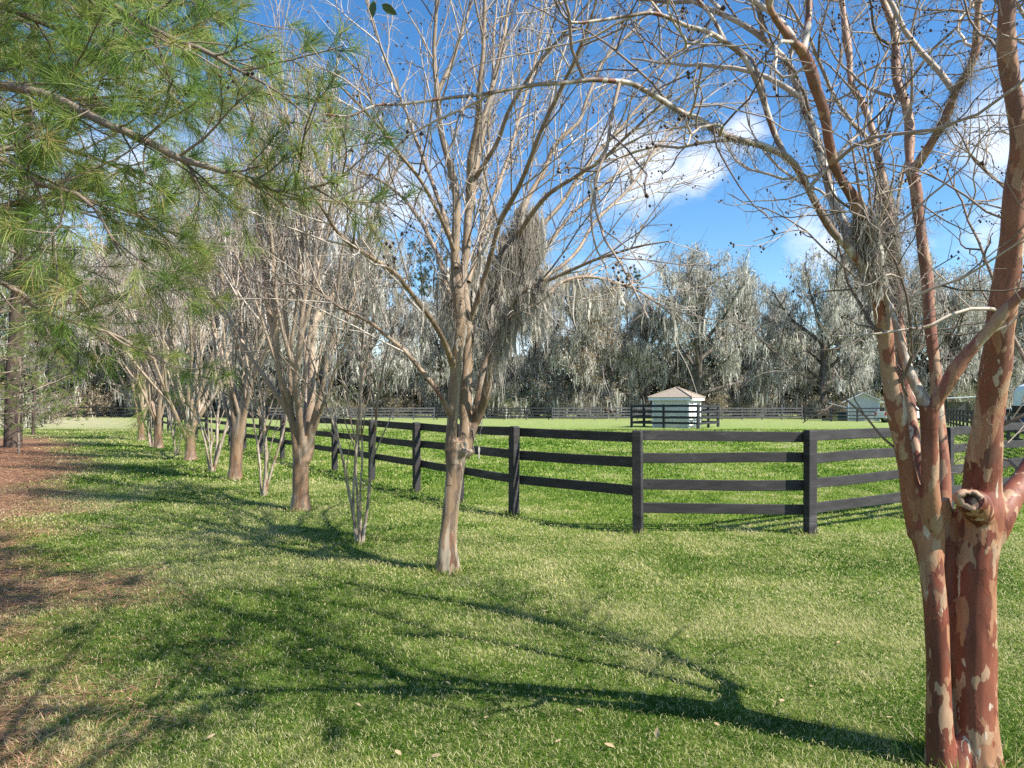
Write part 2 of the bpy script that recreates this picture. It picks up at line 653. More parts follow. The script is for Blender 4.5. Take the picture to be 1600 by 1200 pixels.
M['board'] = m_board('black_board_paint', (.012, .010, .011), (.044, .040, .041))
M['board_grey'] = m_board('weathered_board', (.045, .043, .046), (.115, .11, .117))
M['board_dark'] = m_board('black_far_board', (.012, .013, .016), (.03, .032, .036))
M['white_wall'] = m_plain('white_painted_siding', (.64, .60, .54), (.74, .71, .65), 1.5, .7, .1)
M['grey_wall'] = m_plain('pale_grey_siding', (.52, .50, .47), (.60, .58, .55), 1.2, .7, .1)
M['trim_white'] = m_plain('white_trim', (.74, .74, .74), (.82, .82, .81), 2, .6, .05)
M['shingle'] = m_plain('tan_shingles', (.22, .18, .135), (.38, .31, .24), 9, .9, .6, .03)
M['metal_roof'] = m_plain('white_metal_roof', (.62, .65, .68), (.78, .79, .80), 1.0, .4, .05, spec=.5)
M['dark_inside'] = m_plain('dark_green_tarp', (.012, .03, .03), (.03, .06, .055), 2, .8)
M['paint_white'] = m_plain('white_vehicle_paint', (.74, .74, .74), (.80, .80, .80), .6, .25, .0, spec=.5)
M['paint_blue'] = m_plain('blue_vehicle_paint', (.02, .06, .16), (.03, .08, .2), .6, .3, .0, spec=.5)
M['glass_dark'] = m_plain('tinted_glass', (.012, .014, .017), (.02, .022, .026), .5, .08, .0, spec=.6)
M['tyre'] = m_plain('tyre_rubber', (.015, .015, .015), (.03, .03, .03), 8, .9)
M['metal'] = m_plain('galvanised_metal', (.35, .35, .36), (.5, .5, .51), 4, .4, .05, metal=.7)
M['lamp_red'] = m_plain('red_lens', (.45, .015, .012), (.55, .02, .018), 2, .3, .0, spec=.5)
SKY_VALUE = .85
CLOUD = (5.0, 5.2, 5.6, 1)
EXPOSURE = 1.0
# ------------------------------------------------------------------ camera, sky, sun
cam = bpy.data.cameras.new('camera')
cam.sensor_width = 36
cam.lens = 36 * F / 1600
cam.shift_y = (HY - 600) / 1600
cam.clip_end = 3000
cam.clip_start = 0.05
co = bpy.data.objects.new('camera', cam)
co.location = (0, 0, EYE)
co.rotation_euler = (math.radians(90), 0, 0)
COL.objects.link(co)
SC.camera = co

SUN_EL = math.radians(44)
TO_SUN = Vector((.868 * math.cos(SUN_EL), -.496 * math.cos(SUN_EL), math.sin(SUN_EL)))
sun = bpy.data.lights.new('sun', 'SUN')
sun.energy = 5.0
sun.angle = math.radians(0.5)
sun.color = (1, .945, .86)
so = bpy.data.objects.new('sun', sun)
so.rotation_euler = (-TO_SUN).to_track_quat('-Z', 'Y').to_euler()
so.location = (20, -12, 30)
COL.objects.link(so)

W = bpy.data.worlds.new('World')
SC.world = W
W.use_nodes = True
wt = W.node_tree
for x in list(wt.nodes):
    wt.nodes.remove(x)


def wn(typ, **kw):
    x = wt.nodes.new('ShaderNode' + typ)
    for k, v in kw.items():
        setattr(x, k, v)
    return x


def wmath(op, a, b=0.0, clamp=False):
    x = wn('Math', operation=op, use_clamp=clamp)
    for i, v in ((0, a), (1, b)):
        if hasattr(v, 'is_linked'):
            wt.links.new(v, x.inputs[i])
        else:
            x.inputs[i].default_value = v
    return x.outputs[0]


sky = wn('TexSky', sky_type='NISHITA', sun_disc=False)
sky.sun_elevation = SUN_EL
sky.sun_rotation = math.atan2(TO_SUN.x, TO_SUN.y)
sky.air_density = 1.0
sky.dust_density = 0.3
sky.ozone_density = 2.5
hsv = wn('HueSaturation')
hsv.inputs['Saturation'].default_value = 1.28
hsv.inputs['Value'].default_value = SKY_VALUE
wt.links.new(sky.outputs[0], hsv.inputs['Color'])
tc = wn('TexCoord')
mp = wn('Mapping')
mp.inputs['Scale'].default_value = (1, 1, 1.7)
wt.links.new(tc.outputs['Generated'], mp.inputs['Vector'])
n1 = wn('TexNoise')
n1.inputs['Scale'].default_value = 9.0
n1.inputs['Detail'].default_value = 9
n1.inputs['Roughness'].default_value = .58
wt.links.new(mp.outputs[0], n1.inputs['Vector'])
# banks of fair-weather cloud: direction, angular radius, weight
mask = None
for px, py, rad, wgt in ((1010, 262, .085, 1.0), (960, 215, .045, .8), (1090, 262, .05, .9), (1160, 195, .055, .8), (1545, 225, .07, .9), (1590, 330, .08, .7),
                         (520, 330, .16, .85), (640, 300, .10, .8), (420, 420, .2, .7), (1290, 385, .06, .95), (1400, 360, .09, .6), (1000, 395, .06, .75), (700, 240, .07, .5),
                         (200, 280, .2, .8), (60, 320, .2, .9), (760, 520, .2, .8), (-200, 300, .3, .8), (1900, 300, .3, .8)):
    q = Vector(((px - 800) / F, 1, (HY - py) / F)).normalized()
    d = wn('VectorMath', operation='DISTANCE')
    wt.links.new(tc.outputs['Generated'], d.inputs[0])
    d.inputs[1].default_value = q
    g_ = wmath('SUBTRACT', 1.0, wmath('DIVIDE', d.outputs['Value'], rad * 1.5), True)
    g_ = wmath('MULTIPLY', g_, wgt)
    mask = g_ if mask is None else wmath('MAXIMUM', mask, g_)
dens = wmath('ADD', wmath('MULTIPLY', mask, 1.0), wmath('MULTIPLY', wmath('SUBTRACT', n1.outputs['Fac'], .5), 1.5))
mr = wn('MapRange', interpolation_type='SMOOTHSTEP')
mr.inputs[1].default_value = .34
mr.inputs[2].default_value = .95
wt.links.new(dens, mr.inputs[0])
cl = wmath('MULTIPLY', mr.outputs[0], .74)
mixc = wn('MixRGB')
wt.links.new(cl, mixc.inputs[0])
wt.links.new(hsv.outputs[0], mixc.inputs[1])
mixc.inputs[2].default_value = CLOUD
bg = wn('Background')
bg.inputs['Strength'].default_value = .13
wt.links.new(mixc.outputs[0], bg.inputs['Color'])
wo = wn('OutputWorld')
wt.links.new(bg.outputs[0], wo.inputs['Surface'])
SC.view_settings.view_transform = 'Standard'
SC.view_settings.look = 'None'
SC.view_settings.gamma = 1
SC.view_settings.exposure = EXPOSURE
SC.cycles.max_bounces = 6
SC.cycles.transparent_max_bounces = 8
SC.cycles.use_denoising = False


# ------------------------------------------------------------------ ground
def litter_amount(x, y):
    n = (vnoise(np.stack([x * .55, y * .55, x * 0], 1), 5) - .5) * 2.6 + (vnoise(np.stack([x * 2, y * 2, x * 0], 1), 6) - .5) * 1.2
    s = -(x + .63 * (y - 3.6) + 2.0 + .35 * np.clip((6 - y) / 2.5, 0, 1)) * .84 + n * .75
    return np.clip(s / 1.3 + .2, 0, 1) * np.clip((46 - y) / 10, 0, 1)


def in_paddock(x, y):
    return ((x - .03) * .838 + (y - 11.6) * .545 > 0) & (y > 9.9)


t = NT('lawn_soil')
v = t.coords((1, 1, 1))
sx = t.node('SeparateXYZ')
t.link(v, sx.inputs[0])
X, Y = sx.outputs[0], sx.outputs[1]
n_big = t.noise(v, .16, 4, .6)
n_mid = t.noise(v, .9, 5, .65)
n_fine = t.noise(v, 22, 6, .75)
vs = t.coords((1, 1, 1))
n_blade = t.noise(vs, 90, 4, .8)
lawn = t.ramp(t.math('ADD', t.math('MULTIPLY', n_mid, .5), t.math('MULTIPLY', n_fine, .5)),
              [(.33, (.08, .13, .025)), (.48, (.17, .235, .05)), (.58, (.29, .32, .11)), (.70, (.44, .41, .22))])
padk = t.ramp(t.math('ADD', t.math('MULTIPLY', n_mid, .35), t.math('MULTIPLY', n_fine, .65)),
              [(.33, (.085, .16, .02)), (.50, (.18, .29, .04)), (.62, (.29, .37, .08)), (.74, (.42, .44, .18))])
dry = t.ramp(t.math('ADD', t.math('MULTIPLY', n_mid, .5), t.math('MULTIPLY', n_fine, .5)),
             [(.34, (.28, .28, .13)), (.5, (.44, .41, .24)), (.66, (.56, .51, .35))])
sdist = t.math('ADD', t.math('MULTIPLY', t.math('SUBTRACT', X, .03), .838), t.math('MULTIPLY', t.math('SUBTRACT', Y, 11.6), .545))
pm = t.math('MULTIPLY', t.math('ADD', t.math('MULTIPLY', sdist, .14), .5, True), t.math('MULTIPLY', t.math('SUBTRACT', Y, 8.5), .35, True))
c = t.mix(pm, lawn, padk)
# paddock yellows toward the far side, lawn bleaches beyond the pines
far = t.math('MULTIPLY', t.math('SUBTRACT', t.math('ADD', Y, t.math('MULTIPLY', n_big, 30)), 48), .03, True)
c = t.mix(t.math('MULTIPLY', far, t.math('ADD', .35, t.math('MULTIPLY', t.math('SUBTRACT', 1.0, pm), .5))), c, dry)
ls = t.math('ADD', t.math('MULTIPLY', t.math('ADD', t.math('ADD', X, t.math('MULTIPLY', t.math('SUBTRACT', Y, 3.6), .63)), 2.0), -.84),
            t.math('MULTIPLY', t.math('SUBTRACT', n_mid, .5), 3.2))
lm = t.math('ADD', t.math('MULTIPLY', ls, .7), .15, True)
lm = t.math('MULTIPLY', lm, t.math('MULTIPLY', t.math('SUBTRACT', 46, Y), .1, True))
lit = t.ramp(t.math('ADD', t.math('MULTIPLY', n_mid, .4), t.math('MULTIPLY', n_fine, .6)),
             [(.32, (.11, .055, .032)), (.5, (.29, .155, .088)), (.66, (.45, .28, .17))])
c = t.mix(lm, c, lit)
c = t.mix(.5, c, t.ramp(n_blade, [(.3, .35), (.65, 1.0)]), 'MULTIPLY')
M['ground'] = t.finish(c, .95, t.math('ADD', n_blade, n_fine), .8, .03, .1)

g0 = MB()
xs = np.concatenate([[-600, -250], np.arange(-120, 121, 4), [250, 600]]).astype(float)
ys = np.concatenate([[-200, -40], np.arange(-10, 151, 4), [300, 900]]).astype(float)
gx, gy = np.meshgrid(xs, ys, indexing='ij')
gz = np.zeros_like(gx)
nx, ny = gx.shape
idx = np.arange(nx * ny).reshape(nx, ny)
g0.add(np.stack([gx, gy, gz], -1).reshape(-1, 3), [np.stack([idx[:-1, :-1], idx[1:, :-1], idx[1:, 1:], idx[:-1, 1:]], -1).reshape(-1, 4)])
tag(g0.build('ground', M['ground']), kind='structure')

# ------------------------------------------------------------------ grass, needle litter
M['grass'] = m_tint('grass_blade', [(0, (.035, .10, .008)), (.3, (.115, .215, .024)), (.55, (.245, .325, .055)), (.75, (.42, .42, .14)), (1, (.64, .57, .34))], .75, .45, .06)
g = np.random.default_rng(11)
gm = MB()
for d0, d1, dens_, L0, L1, w in ((2.1, 4.2, 11500, .018, .05, .0032), (4.2, 6.5, 6000, .020, .05, .0045), (6.5, 10, 2700, .024, .055, .007), (10, 16, 1100, .028, .06, .011),
                                 (16, 28, 260, .05, .10, .022), (28, 52, 75, .06, .11, .04)):
    half = lambda d: .80 * d + .9
    N = int((d1 - d0) * (half(d0) + half(d1)) * dens_)
    y = np.sqrt(d0 ** 2 + (d1 ** 2 - d0 ** 2) * g.random(N))
    x = (g.random(N) * 2 - 1) * half(y)
    pad = in_paddock(x, y)
    la = litter_amount(x, y)
    keep = g.random(N) > la * 1.02
    x, y, pad = x[keep], y[keep], pad[keep]
    la = la[keep]
    N = len(x)
    big = vnoise(np.stack([x * .5, y * .5, x * 0], 1), 21)
    mid = vnoise(np.stack([x * 2.1, y * 2.1, x * 0], 1), 22)
    fin = vnoise(np.stack([x * 7, y * 7, x * 0], 1), 23)
    straw = .35 + (big - .5) * .6 + (mid - .5) * .6 + (fin - .5) * .45 + la * .5
    straw = np.where(pad, straw + .07, straw)
    tint = np.clip(straw + g.normal(size=N) * .17, 0, 1)
    dead = g.random(N) < np.where(pad, .07, .15 + .33 * np.clip((big - .35) * 2 + (mid - .5), 0, 1))
    tint = np.where(dead, .75 + .25 * g.random(N), tint)
    lean = np.where(dead, 1.25 + .3 * g.random(N), .55 + .85 * g.random(N))
    az = g.random(N) * 6.283
    L = (L0 + (L1 - L0) * g.random(N)) * np.where(tint < .35, 1.15, .95) * (.75 + .5 * mid)
    dx, dy = np.cos(az), np.sin(az)
    z0 = np.where(dead, .004 + .03 * g.random(N), 0)
    sa = az + math.pi / 2 + g.normal(size=N) * .5
    sxx, syy = np.cos(sa) * w * .5, np.sin(sa) * w * .5
    l1 = lean * .55
    mx, my, mz = x + dx * np.sin(l1) * L * .5, y + dy * np.sin(l1) * L * .5, z0 + np.cos(l1) * L * .5
    tx, ty, tz = mx + dx * np.sin(lean * 1.1) * L * .5, my + dy * np.sin(lean * 1.1) * L * .5, mz + np.cos(lean * 1.1) * L * .5
    v = np.stack([np.stack([x - sxx, y - syy, z0], 1), np.stack([x + sxx, y + syy, z0], 1), np.stack([mx + sxx * .8, my + syy * .8, mz], 1),
                  np.stack([mx - sxx * .8, my - syy * .8, mz], 1), np.stack([tx, ty, np.maximum(tz, .004)], 1)], 1).reshape(-1, 3)
    b = np.arange(N) * 5
    gm.add(v, [np.stack([b, b + 1, b + 2, b + 3], -1), np.stack([b + 3, b + 2, b + 4], -1)], np.repeat(tint, 5))
tag(gm.build('grass', M['grass']), 'short winter grass mixed green and straw on the lawn and paddock', 'grass', kind='stuff')

M['litter'] = m_tint('fallen_needle', [(0, (.17, .08, .045)), (.5, (.36, .18, .095)), (1, (.55, .34, .21))], .8)
lm_ = MB()
N = 230000
y = 2.2 + 30 * g.random(N) ** 1.8
x = -2.0 - .63 * (y - 3.6) + 2.5 - 12 * g.random(N) ** 1.3
k = (g.random(N) < litter_amount(x, y)) & (np.abs(x) < .85 * y + 1.5)
x, y = x[k], y[k]
N = len(x)
az = g.random(N) * 6.283
L = .05 + .09 * g.random(N)
w = .0006 + .0005 * y
z = .006 + .05 * g.random(N) ** 2
dx, dy = np.cos(az) * L, np.sin(az) * L
sxx, syy = -np.sin(az) * w, np.cos(az) * w
zz = z + g.normal(size=N) * .012
v = np.stack([np.stack([x - dx - sxx, y - dy - syy, z], 1), np.stack([x - dx + sxx, y - dy + syy, z], 1), np.stack([x + dx, y + dy, np.maximum(zz, .003)], 1)], 1).reshape(-1, 3)
b = np.arange(N) * 3
lm_.add(v, [np.stack([b, b + 1, b + 2], -1)], np.repeat(g.random(N), 3))
tag(lm_.build('pine_needle_litter', M['litter']), 'reddish brown carpet of fallen pine needles along the left edge', 'needles', kind='stuff')

# fallen leaves
M['dry_leaf'] = m_plain('dry_leaf', (.30, .20, .10), (.52, .40, .24), 20, .7, .2)
proto = None
rng = random.Random(5)
for px, py, s, pitch in ((1027, 1160, .06, 1.2), (952, 1174, .065, .1), (622, 1186, .055, .2), (681, 1192, .06, .3), (872, 1167, .045, .1), (1075, 1001, .05, .1), (945, 1002, .05, .2),
                         (1004, 1090, .045, .1), (1268, 1080, .05, .15), (905, 1118, .05, .1), (940, 1003, .05, .3), (1222, 1103, .06, .1), (484, 1022, .05, .1), (150, 950, .05, .2), (760, 1130, .05, .2), (1120, 1140, .045, .1), (700, 1075, .05, .2), (1310, 1010, .05, .1), (560, 1110, .045, .3), (850, 960, .05, .1), (1180, 960, .05, .2), (430, 960, .05, .1), (1390, 1130, .05, .2), (620, 985, .05, .1), (330, 1160, .05, .2)):
    D = EYE * F / (py - HY)
    if proto is None:
        lf = MB()
        prof = [(-.5, 0), (-.3, .16), (0, .24), (.3, .15), (.5, 0)]
        vv = []
        for a, b_ in prof:
            vv += [(a, -b_, .06 * abs(b_) * 4 + .05 * a * a), (a, 0, .1 * a * a), (a, b_, .08 * abs(b_) * 4 + .05 * a)]
        q = []
        for i in range(4):
            for j in range(2):
                q.append([i * 3 + j, i * 3 + j + 1, i * 3 + j + 4, i * 3 + j + 3])
        lf.add(np.array(vv), [np.array(q)])
        proto = o = lf.build('fallen_leaf', M['dry_leaf'])
    else:
        o = proto.copy()
        COL.objects.link(o)
    o.location = ((px - 800) * D / F, D, .03 + .4 * s * abs(math.sin(pitch)))
    o.scale = (s, s, s)
    o.rotation_euler = (pitch * rng.uniform(-1, 1), pitch, rng.uniform(0, 6))
    tag(o, 'dry tan leaf fallen on the lawn', 'leaf', 'fallen leaves on the lawn')


# ------------------------------------------------------------------ fences
def board(A, B, h, th, mat, parent, org, name='rail', warp=.011, seed=0):
    """one plank from A to B (centre line), slightly warped"""
    A, B = np.asarray(A, float), np.asarray(B, float)
    n = 7
    d = B - A
    side = np.array([-d[1], d[0], 0])
    side /= np.linalg.norm(side)
    u = np.linspace(0, 1, n)
    c = A[None] + d[None] * u[:, None]
    nz = np.stack([u * 2.3 + seed * 3.7, u * 0, u * 0], 1)
    c[:, 2] += (vnoise(nz, seed) - .5) * warp * 2
    c += side[None] * ((vnoise(nz + 9, seed) - .5) * warp * 2)[:, None]
    up = np.array([0, 0, 1.0])
    v = np.stack([c - side * th / 2 - up * h / 2, c + side * th / 2 - up * h / 2, c + side * th / 2 + up * h / 2, c - side * th / 2 + up * h / 2], 1).reshape(-1, 3)
    b = np.arange(n - 1)[:, None] * 4
    k = np.arange(4)[None]
    q = np.stack([b + k, b + (k + 1) % 4, b + 4 + (k + 1) % 4, b + 4 + k], -1).reshape(-1, 4)
    m = MB()
    m.add(v, [q, np.array([[3, 2, 1, 0], [4 * n - 4, 4 * n - 3, 4 * n - 2, 4 * n - 1]])])
    return m.build(name, mat, parent, org, smooth=False)


def fence(name, label, pts, zs, rail_h=.15, post_w=.135, post_h=1.46, mat=None, side=1, group=None, skip=(), bev=True, span=1, zfun=None, endpost=None, gable=True, seed=0):
    org = (pts[0][0], pts[0][1], 0)
    root = tag(empty(name, org), label, 'fence', group)
    rg = random.Random(seed + 3)
    for i, (x, y) in enumerate(pts):
        a, b = pts[max(i - 1, 0)], pts[min(i + 1, len(pts) - 1)]
        rz = math.atan2(b[1] - a[1], b[0] - a[0])
        m = MB()
        ph = post_h * (1 + rg.uniform(-.012, .012))
        w = post_w / 2
        prof = [(-.25, 1), (ph - .03, 1), (ph, .9)]
        v = []
        for z, s in prof:
            v += [(-w * s, -w * s, z), (w * s, -w * s, z), (w * s, w * s, z), (-w * s, w * s, z)]
        v = np.array(v)
        lx, ly = rg.uniform(-.012, .012), rg.uniform(-.012, .012)
        v[:, 0] += lx * v[:, 2]
        v[:, 1] += ly * v[:, 2]
        ca, sa = math.cos(rz), math.sin(rz)
        v[:, :2] = v[:, :2] @ np.array([[ca, sa], [-sa, ca]])
        q = [[3, 2, 1, 0], [8, 9, 10, 11]]
        for k in range(2):
            for j in range(4):
                q.append([k * 4 + j, k * 4 + (j + 1) % 4, k * 4 + 4 + (j + 1) % 4, k * 4 + 4 + j])
        m.add(v + np.array([x, y, 0]), [np.array(q)])
        o = m.build('post', mat, root, org, smooth=False)
        if bev:
            bevel(o, .012)
    i = 0
    while i < len(pts) - 1:
        j = min(i + span, len(pts) - 1)
        A, B = np.array(pts[i]), np.array(pts[j])
        d = (B - A) / np.linalg.norm(B - A)
        nrm = np.array([-d[1], d[0]]) * side
        zz = zfun(i) if zfun else zs
        for r, z in enumerate(zz):
            e = .02 if i % 2 else -.0
            off = nrm * (post_w / 2 + .018 + .003 * (r % 2))
            o = board((*(A + off - d * (.03 - e)), z + rg.uniform(-.018, .018)), (*(B + off + d * (.03 - e)), z + rg.uniform(-.012, .012)), rail_h * rg.uniform(.95, 1.04), .028, mat, root, org,
                      seed=seed * 31 + i * 5 + r)
            if bev:
                bevel(o, .006, 1)
        i = j
    return root


dirL = np.array([-.545, .838])
p0 = np.array([.03, 11.6])
left = [tuple(p0 + dirL * tt) for tt in (0, 1.86, 3.71, 6.19, 8.83, 11.45, 14.05, 16.95, 19.6, 22.3, 25.1, 28.0, 30.8, 33.5, 36.2, 39, 42, 45, 48, 51, 54, 57, 60)]
right = [(1.785, 9.97), (4.19, 9.9), (6.4, 11.28), (7.38, 11.9), (8.9, 13.05), (10.6, 14.3), (12.6, 15.9), (15.0, 17.6)]
pts = list(reversed(right)) + left
nR = len(right)
fence('board_fence', 'long black board fence curving round the paddock from the red-barked tree to the tree row', pts, None, mat=M['board'], side=-1,
      zfun=lambda i: (1.385, 1.06, .69, .335) if i < nR - 1 else (1.37, 1.0, .585), seed=1)


FEET = list(pts)


def line_pts(A, B, sp=2.44):
    A, B = np.array(A, float), np.array(B, float)
    n = max(1, round(np.linalg.norm(B - A) / sp))
    return [tuple(A + (B - A) * i / n) for i in range(n + 1)]


F4 = (1.38, 1.03, .68, .33)
fence('board_fence', 'black board fence running from the near corner of the paddock back toward the white barn', line_pts((15.4, 17.9), (38.5, 62.5)), F4, mat=M['board'], side=1, seed=2, span=2)
fence('board_fence', 'sunlit weathered grey fence far behind the tall crape myrtle with moss in its fork', line_pts((-29, 84), (-9.3, 84)), F4, mat=M['board_grey'], side=-1, span=2, bev=False, seed=3, post_h=1.5, rail_h=.16)
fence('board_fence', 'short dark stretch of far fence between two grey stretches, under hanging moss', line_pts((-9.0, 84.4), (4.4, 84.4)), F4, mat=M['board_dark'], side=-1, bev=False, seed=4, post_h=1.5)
fence('board_fence', 'weathered grey far fence reaching from the dark stretch to behind the small hip-roofed shed', line_pts((4.8, 84), (17.5, 84)), F4, mat=M['board_grey'], side=-1, span=2, bev=False, seed=5, post_h=1.5, rail_h=.16)
fence('board_fence', 'weathered grey far fence between the hip-roofed shed and the black barn fence', line_pts((17.9, 84), (34.6, 84)), F4, mat=M['board_grey'], side=-1, span=2, bev=False, seed=6, post_h=1.5, rail_h=.16)
fence('board_fence', 'thin black fence standing in front of the white gabled barn', line_pts((31.4, 75.5), (39.6, 75.0), 2.75), (1.42, 1.05, .68, .3), mat=M['board_dark'], side=-1, bev=False, seed=7, post_h=1.55, rail_h=.13)
fence('board_fence', 'far black fence at the end of the lawn, partly overgrown with vines', line_pts((-78, 104), (-29.5, 88)), (1.38, .9, .45), mat=M['board_dark'], side=-1, span=2, bev=False, seed=8, post_h=1.55)

# ------------------------------------------------------------------ pen and shed
a = math.radians(32.5)
ux, uy = np.array([math.cos(a), -math.sin(a)]), np.array([math.sin(a), math.cos(a)])
c0 = np.array([14.0, 53.0])
lc = c0 - ux * 5.34
rb = c0 + uy * 5.2
lb = lc + uy * 5.2
pen = [tuple(lc), tuple((lc + c0) / 2), tuple(c0), tuple((c0 + rb) / 2), tuple(rb), tuple((rb + lb) / 2), tuple(lb), tuple((lb + lc) / 2), tuple(lc + uy * .02)]
fence('pen_fence', 'small square black pen fence enclosing the hip-roofed shed', pen, (1.72, 1.28, .84, .40), .18, .17, 1.86, M['board_dark'], -1, bev=False, seed=9)

sc = c0 - ux * 2.55 + uy * 2.6
sh = tag(empty('storage_shed', (sc[0], sc[1], 0), -a), 'small white shed with a tan shingled hip roof inside the black pen', 'shed')
hw = 1.42


def local(m, name, mat, parent, smooth=False):
    return m.build(name, mat, parent, (0, 0, 0), smooth)


m = MB()
box(m, (0, 0, 1.17), (2 * hw, 2 * hw, 2.34))
w_ = local(m, 'wall', M['white_wall'], sh)
m = MB()
for k in range(4):
    dx, dy = ((0, -1), (1, 0), (0, 1), (-1, 0))[k]
    box(m, (dx * 1.70, dy * 1.70, 2.27), ((3.46 if dx == 0 else .05), (.05 if dx == 0 else 3.36), .24))
local(m, 'fascia', M['trim_white'], sh)
m = MB()
e = 1.78
v = [(-e, -e, 2.40), (e, -e, 2.40), (e, e, 2.40), (-e, e, 2.40), (0, 0, 3.2), (-e, -e, 2.36), (e, -e, 2.36), (e, e, 2.36), (-e, e, 2.36)]
m.add(np.array(v), [np.array([[0, 1, 4], [1, 2, 4], [2, 3, 4], [3, 0, 4]]), np.array([[1, 0, 5, 6], [2, 1, 6, 7], [3, 2, 7, 8], [0, 3, 8, 5], [5, 8, 7, 6]])])
rf = local(m, 'roof', M['shingle'], sh)
m = MB()
for sx_, sy_ in ((1, 1), (1, -1), (-1, 1), (-1, -1)):
    tubes(m, [(np.array([[sx_ * e, sy_ * e, 2.42], [sx_ * .02, sy_ * .02, 3.22]]), np.array([.05, .05]))], 6)
local(m, 'ridge_cap', M['shingle'], rf)
for sx_, sy_ in ((1, 1), (1, -1), (-1, 1), (-1, -1)):
    m = MB()
    box(m, (sx_ * (hw + .004), sy_ * (hw + .004), 1.1), (.14, .14, 2.18))
    local(m, 'corner_board', M['trim_white'], sh)
m = MB()
box(m, (hw + .02, .1, 1.0), (.05, .95, 1.95))
d_ = local(m, 'door', M['trim_white'], sh)
m = MB()
box(m, (hw + .07, -.28, 1.0), (.05, .05, .14))
local(m, 'handle', M['metal'], d_)

# ------------------------------------------------------------------ gabled barn, lean-to, open shelter
bx, by = 37.5, 77.5
rz = math.radians(-24)
bn = tag(empty('barn', (bx + 1.2, by, 0), rz), 'pale gabled barn with a white metal roof behind the thin black fence', 'barn')
L_, hw_, eh, rh = 7.5, 1.55, 2.25, 3.05
m = MB()
v = [(-hw_, 0, 0), (hw_, 0, 0), (hw_, 0, eh), (0, 0, rh), (-hw_, 0, eh), (-hw_, L_, 0), (hw_, L_, 0), (hw_, L_, eh), (0, L_, rh), (-hw_, L_, eh)]
m.add(np.array(v, float), [np.array([[0, 1, 2, 3, 4], [9, 8, 7, 6, 5]]), np.array([[1, 6, 7, 2], [5, 0, 4, 9]])])
local(m, 'wall', M['grey_wall'], bn)
m = MB()
sl = (rh - eh) / hw_
for s in (-1, 1):
    e = hw_ + .55
    z = eh - .55 * sl
    v = [(0, -.45, rh + .03), (s * e, -.45, z + .03), (s * e, L_ + .3, z + .03), (0, L_ + .3, rh + .03), (0, -.45, rh + .10), (s * e, -.45, z + .10), (s * e, L_ + .3, z + .10), (0, L_ + .3, rh + .10)]
    q = np.array([[0, 1, 2, 3], [7, 6, 5, 4], [0, 4, 5, 1], [1, 5, 6, 2], [2, 6, 7, 3]])
    m.add(np.array(v, float), [q if s < 0 else q[:, ::-1]])
local(m, 'roof', M['metal_roof'], bn)
m = MB()
box(m, (-hw_ + .05, -.02, eh / 2), (.14, .05, eh))
local(m, 'corner_board', M['trim_white'], bn)
m = MB()
box(m, (hw_ - .05, -.02, eh / 2), (.14, .05, eh))
local(m, 'corner_board', M['trim_white'], bn)
m = MB()
box(m, (-hw_ - .95, .7, 1.72), (2.0, 2.4, .06), tilt=-.28)
lt_ = local(m, 'lean_to_roof', M['metal_roof'], bn)
m = MB()
box(m, (-hw_ - 1.85, -.3, .72), (.1, .1, 1.44))
local(m, 'lean_to_post', M['board_grey'], bn)
m = MB()
box(m, (-hw_ - 1.85, 1.7, .72), (.1, .1, 1.44))
local(m, 'lean_to_post', M['board_grey'], bn)
m = MB()
for k in range(3):
    box(m, (-hw_ - .55, .25 + .75 * k, .42 + .08 * (k % 2)), (.8, .7, .84 + .16 * (k % 2)), rz=.1 * k)
tp = m.build('covered_stack', M['dark_inside'], None, (0, 0, 0), False)
bevel(tp, .06, 2)
tp.location = bn.location
tp.rotation_euler = bn.rotation_euler
tag(tp, 'dark green covered stack under the lean-to roof of the pale barn', 'covered stack')

os_ = tag(empty('open_shelter', (44.2, 72.5, 0), math.radians(-20)), 'open shelter with a flat white metal roof on posts right of the pale barn', 'shelter')
m = MB()
box(m, (0, 0, 2.45), (6.4, 5.0, .07), tilt=.06)
local(m, 'roof', M['metal_roof'], os_)
for x_ in (-2.9, 0, 2.9):
    for y_ in (-2.2, 2.2):
        m = MB()
        box(m, (x_, y_, 1.2 - .06 * x_), (.13, .13, 2.4 - .12 * x_))
        local(m, 'post', M['board_dark'], os_)
m = MB()
box(m, (0, 2.2, 1.1), (5.8, .05, 2.0))
local(m, 'back_wall', M['board_grey'], os_)


# ------------------------------------------------------------------ vehicles far behind the stems
def wheel(parent, x, y, r, w):
    m = MB()
    ang = np.arange(20) * 2 * math.pi / 20
    prof = [(-w / 2, r * .62), (-w / 2, r * .93), (-w * .35, r), (w * .35, r), (w / 2, r * .93), (w / 2, r * .62)]
    v = np.array([[x + r_ * math.cos(a_), y + o_, r + r_ * math.sin(a_)] for o_, r_ in prof for a_ in ang])
    n = 20
    q = [[k * n + i, k * n + (i + 1) % n, (k + 1) * n + (i + 1) % n, (k + 1) * n + i] for k in range(5) for i in range(n)]
    m.add(v, [np.array(q)])
    t_ = local(m, 'wheel', M['tyre'], parent)
    m = MB()
    v = np.array([[x + r_ * math.cos(a_), y + o_, r + r_ * math.sin(a_)] for o_, r_ in ((-w * .42, r * .62), (-w * .3, r * .3), (-w * .34, .02), (w * .34, .02), (w * .3, r * .3), (w * .42, r * .62)) for a_ in ang])
    m.add(v, [np.array(q)])
    local(m, 'rim', M['metal'], t_)


def extrude(m, prof, y0, y1):
    n = len(prof)
    v = np.array([(x, y0, z) for x, z in prof] + [(x, y1, z) for x, z in prof])
    q = [[i, (i + 1) % n, n + (i + 1) % n, n + i] for i in range(n)]
    m.add(v, [np.array(q), np.arange(n)[None, ::-1], np.arange(n, 2 * n)[None]])


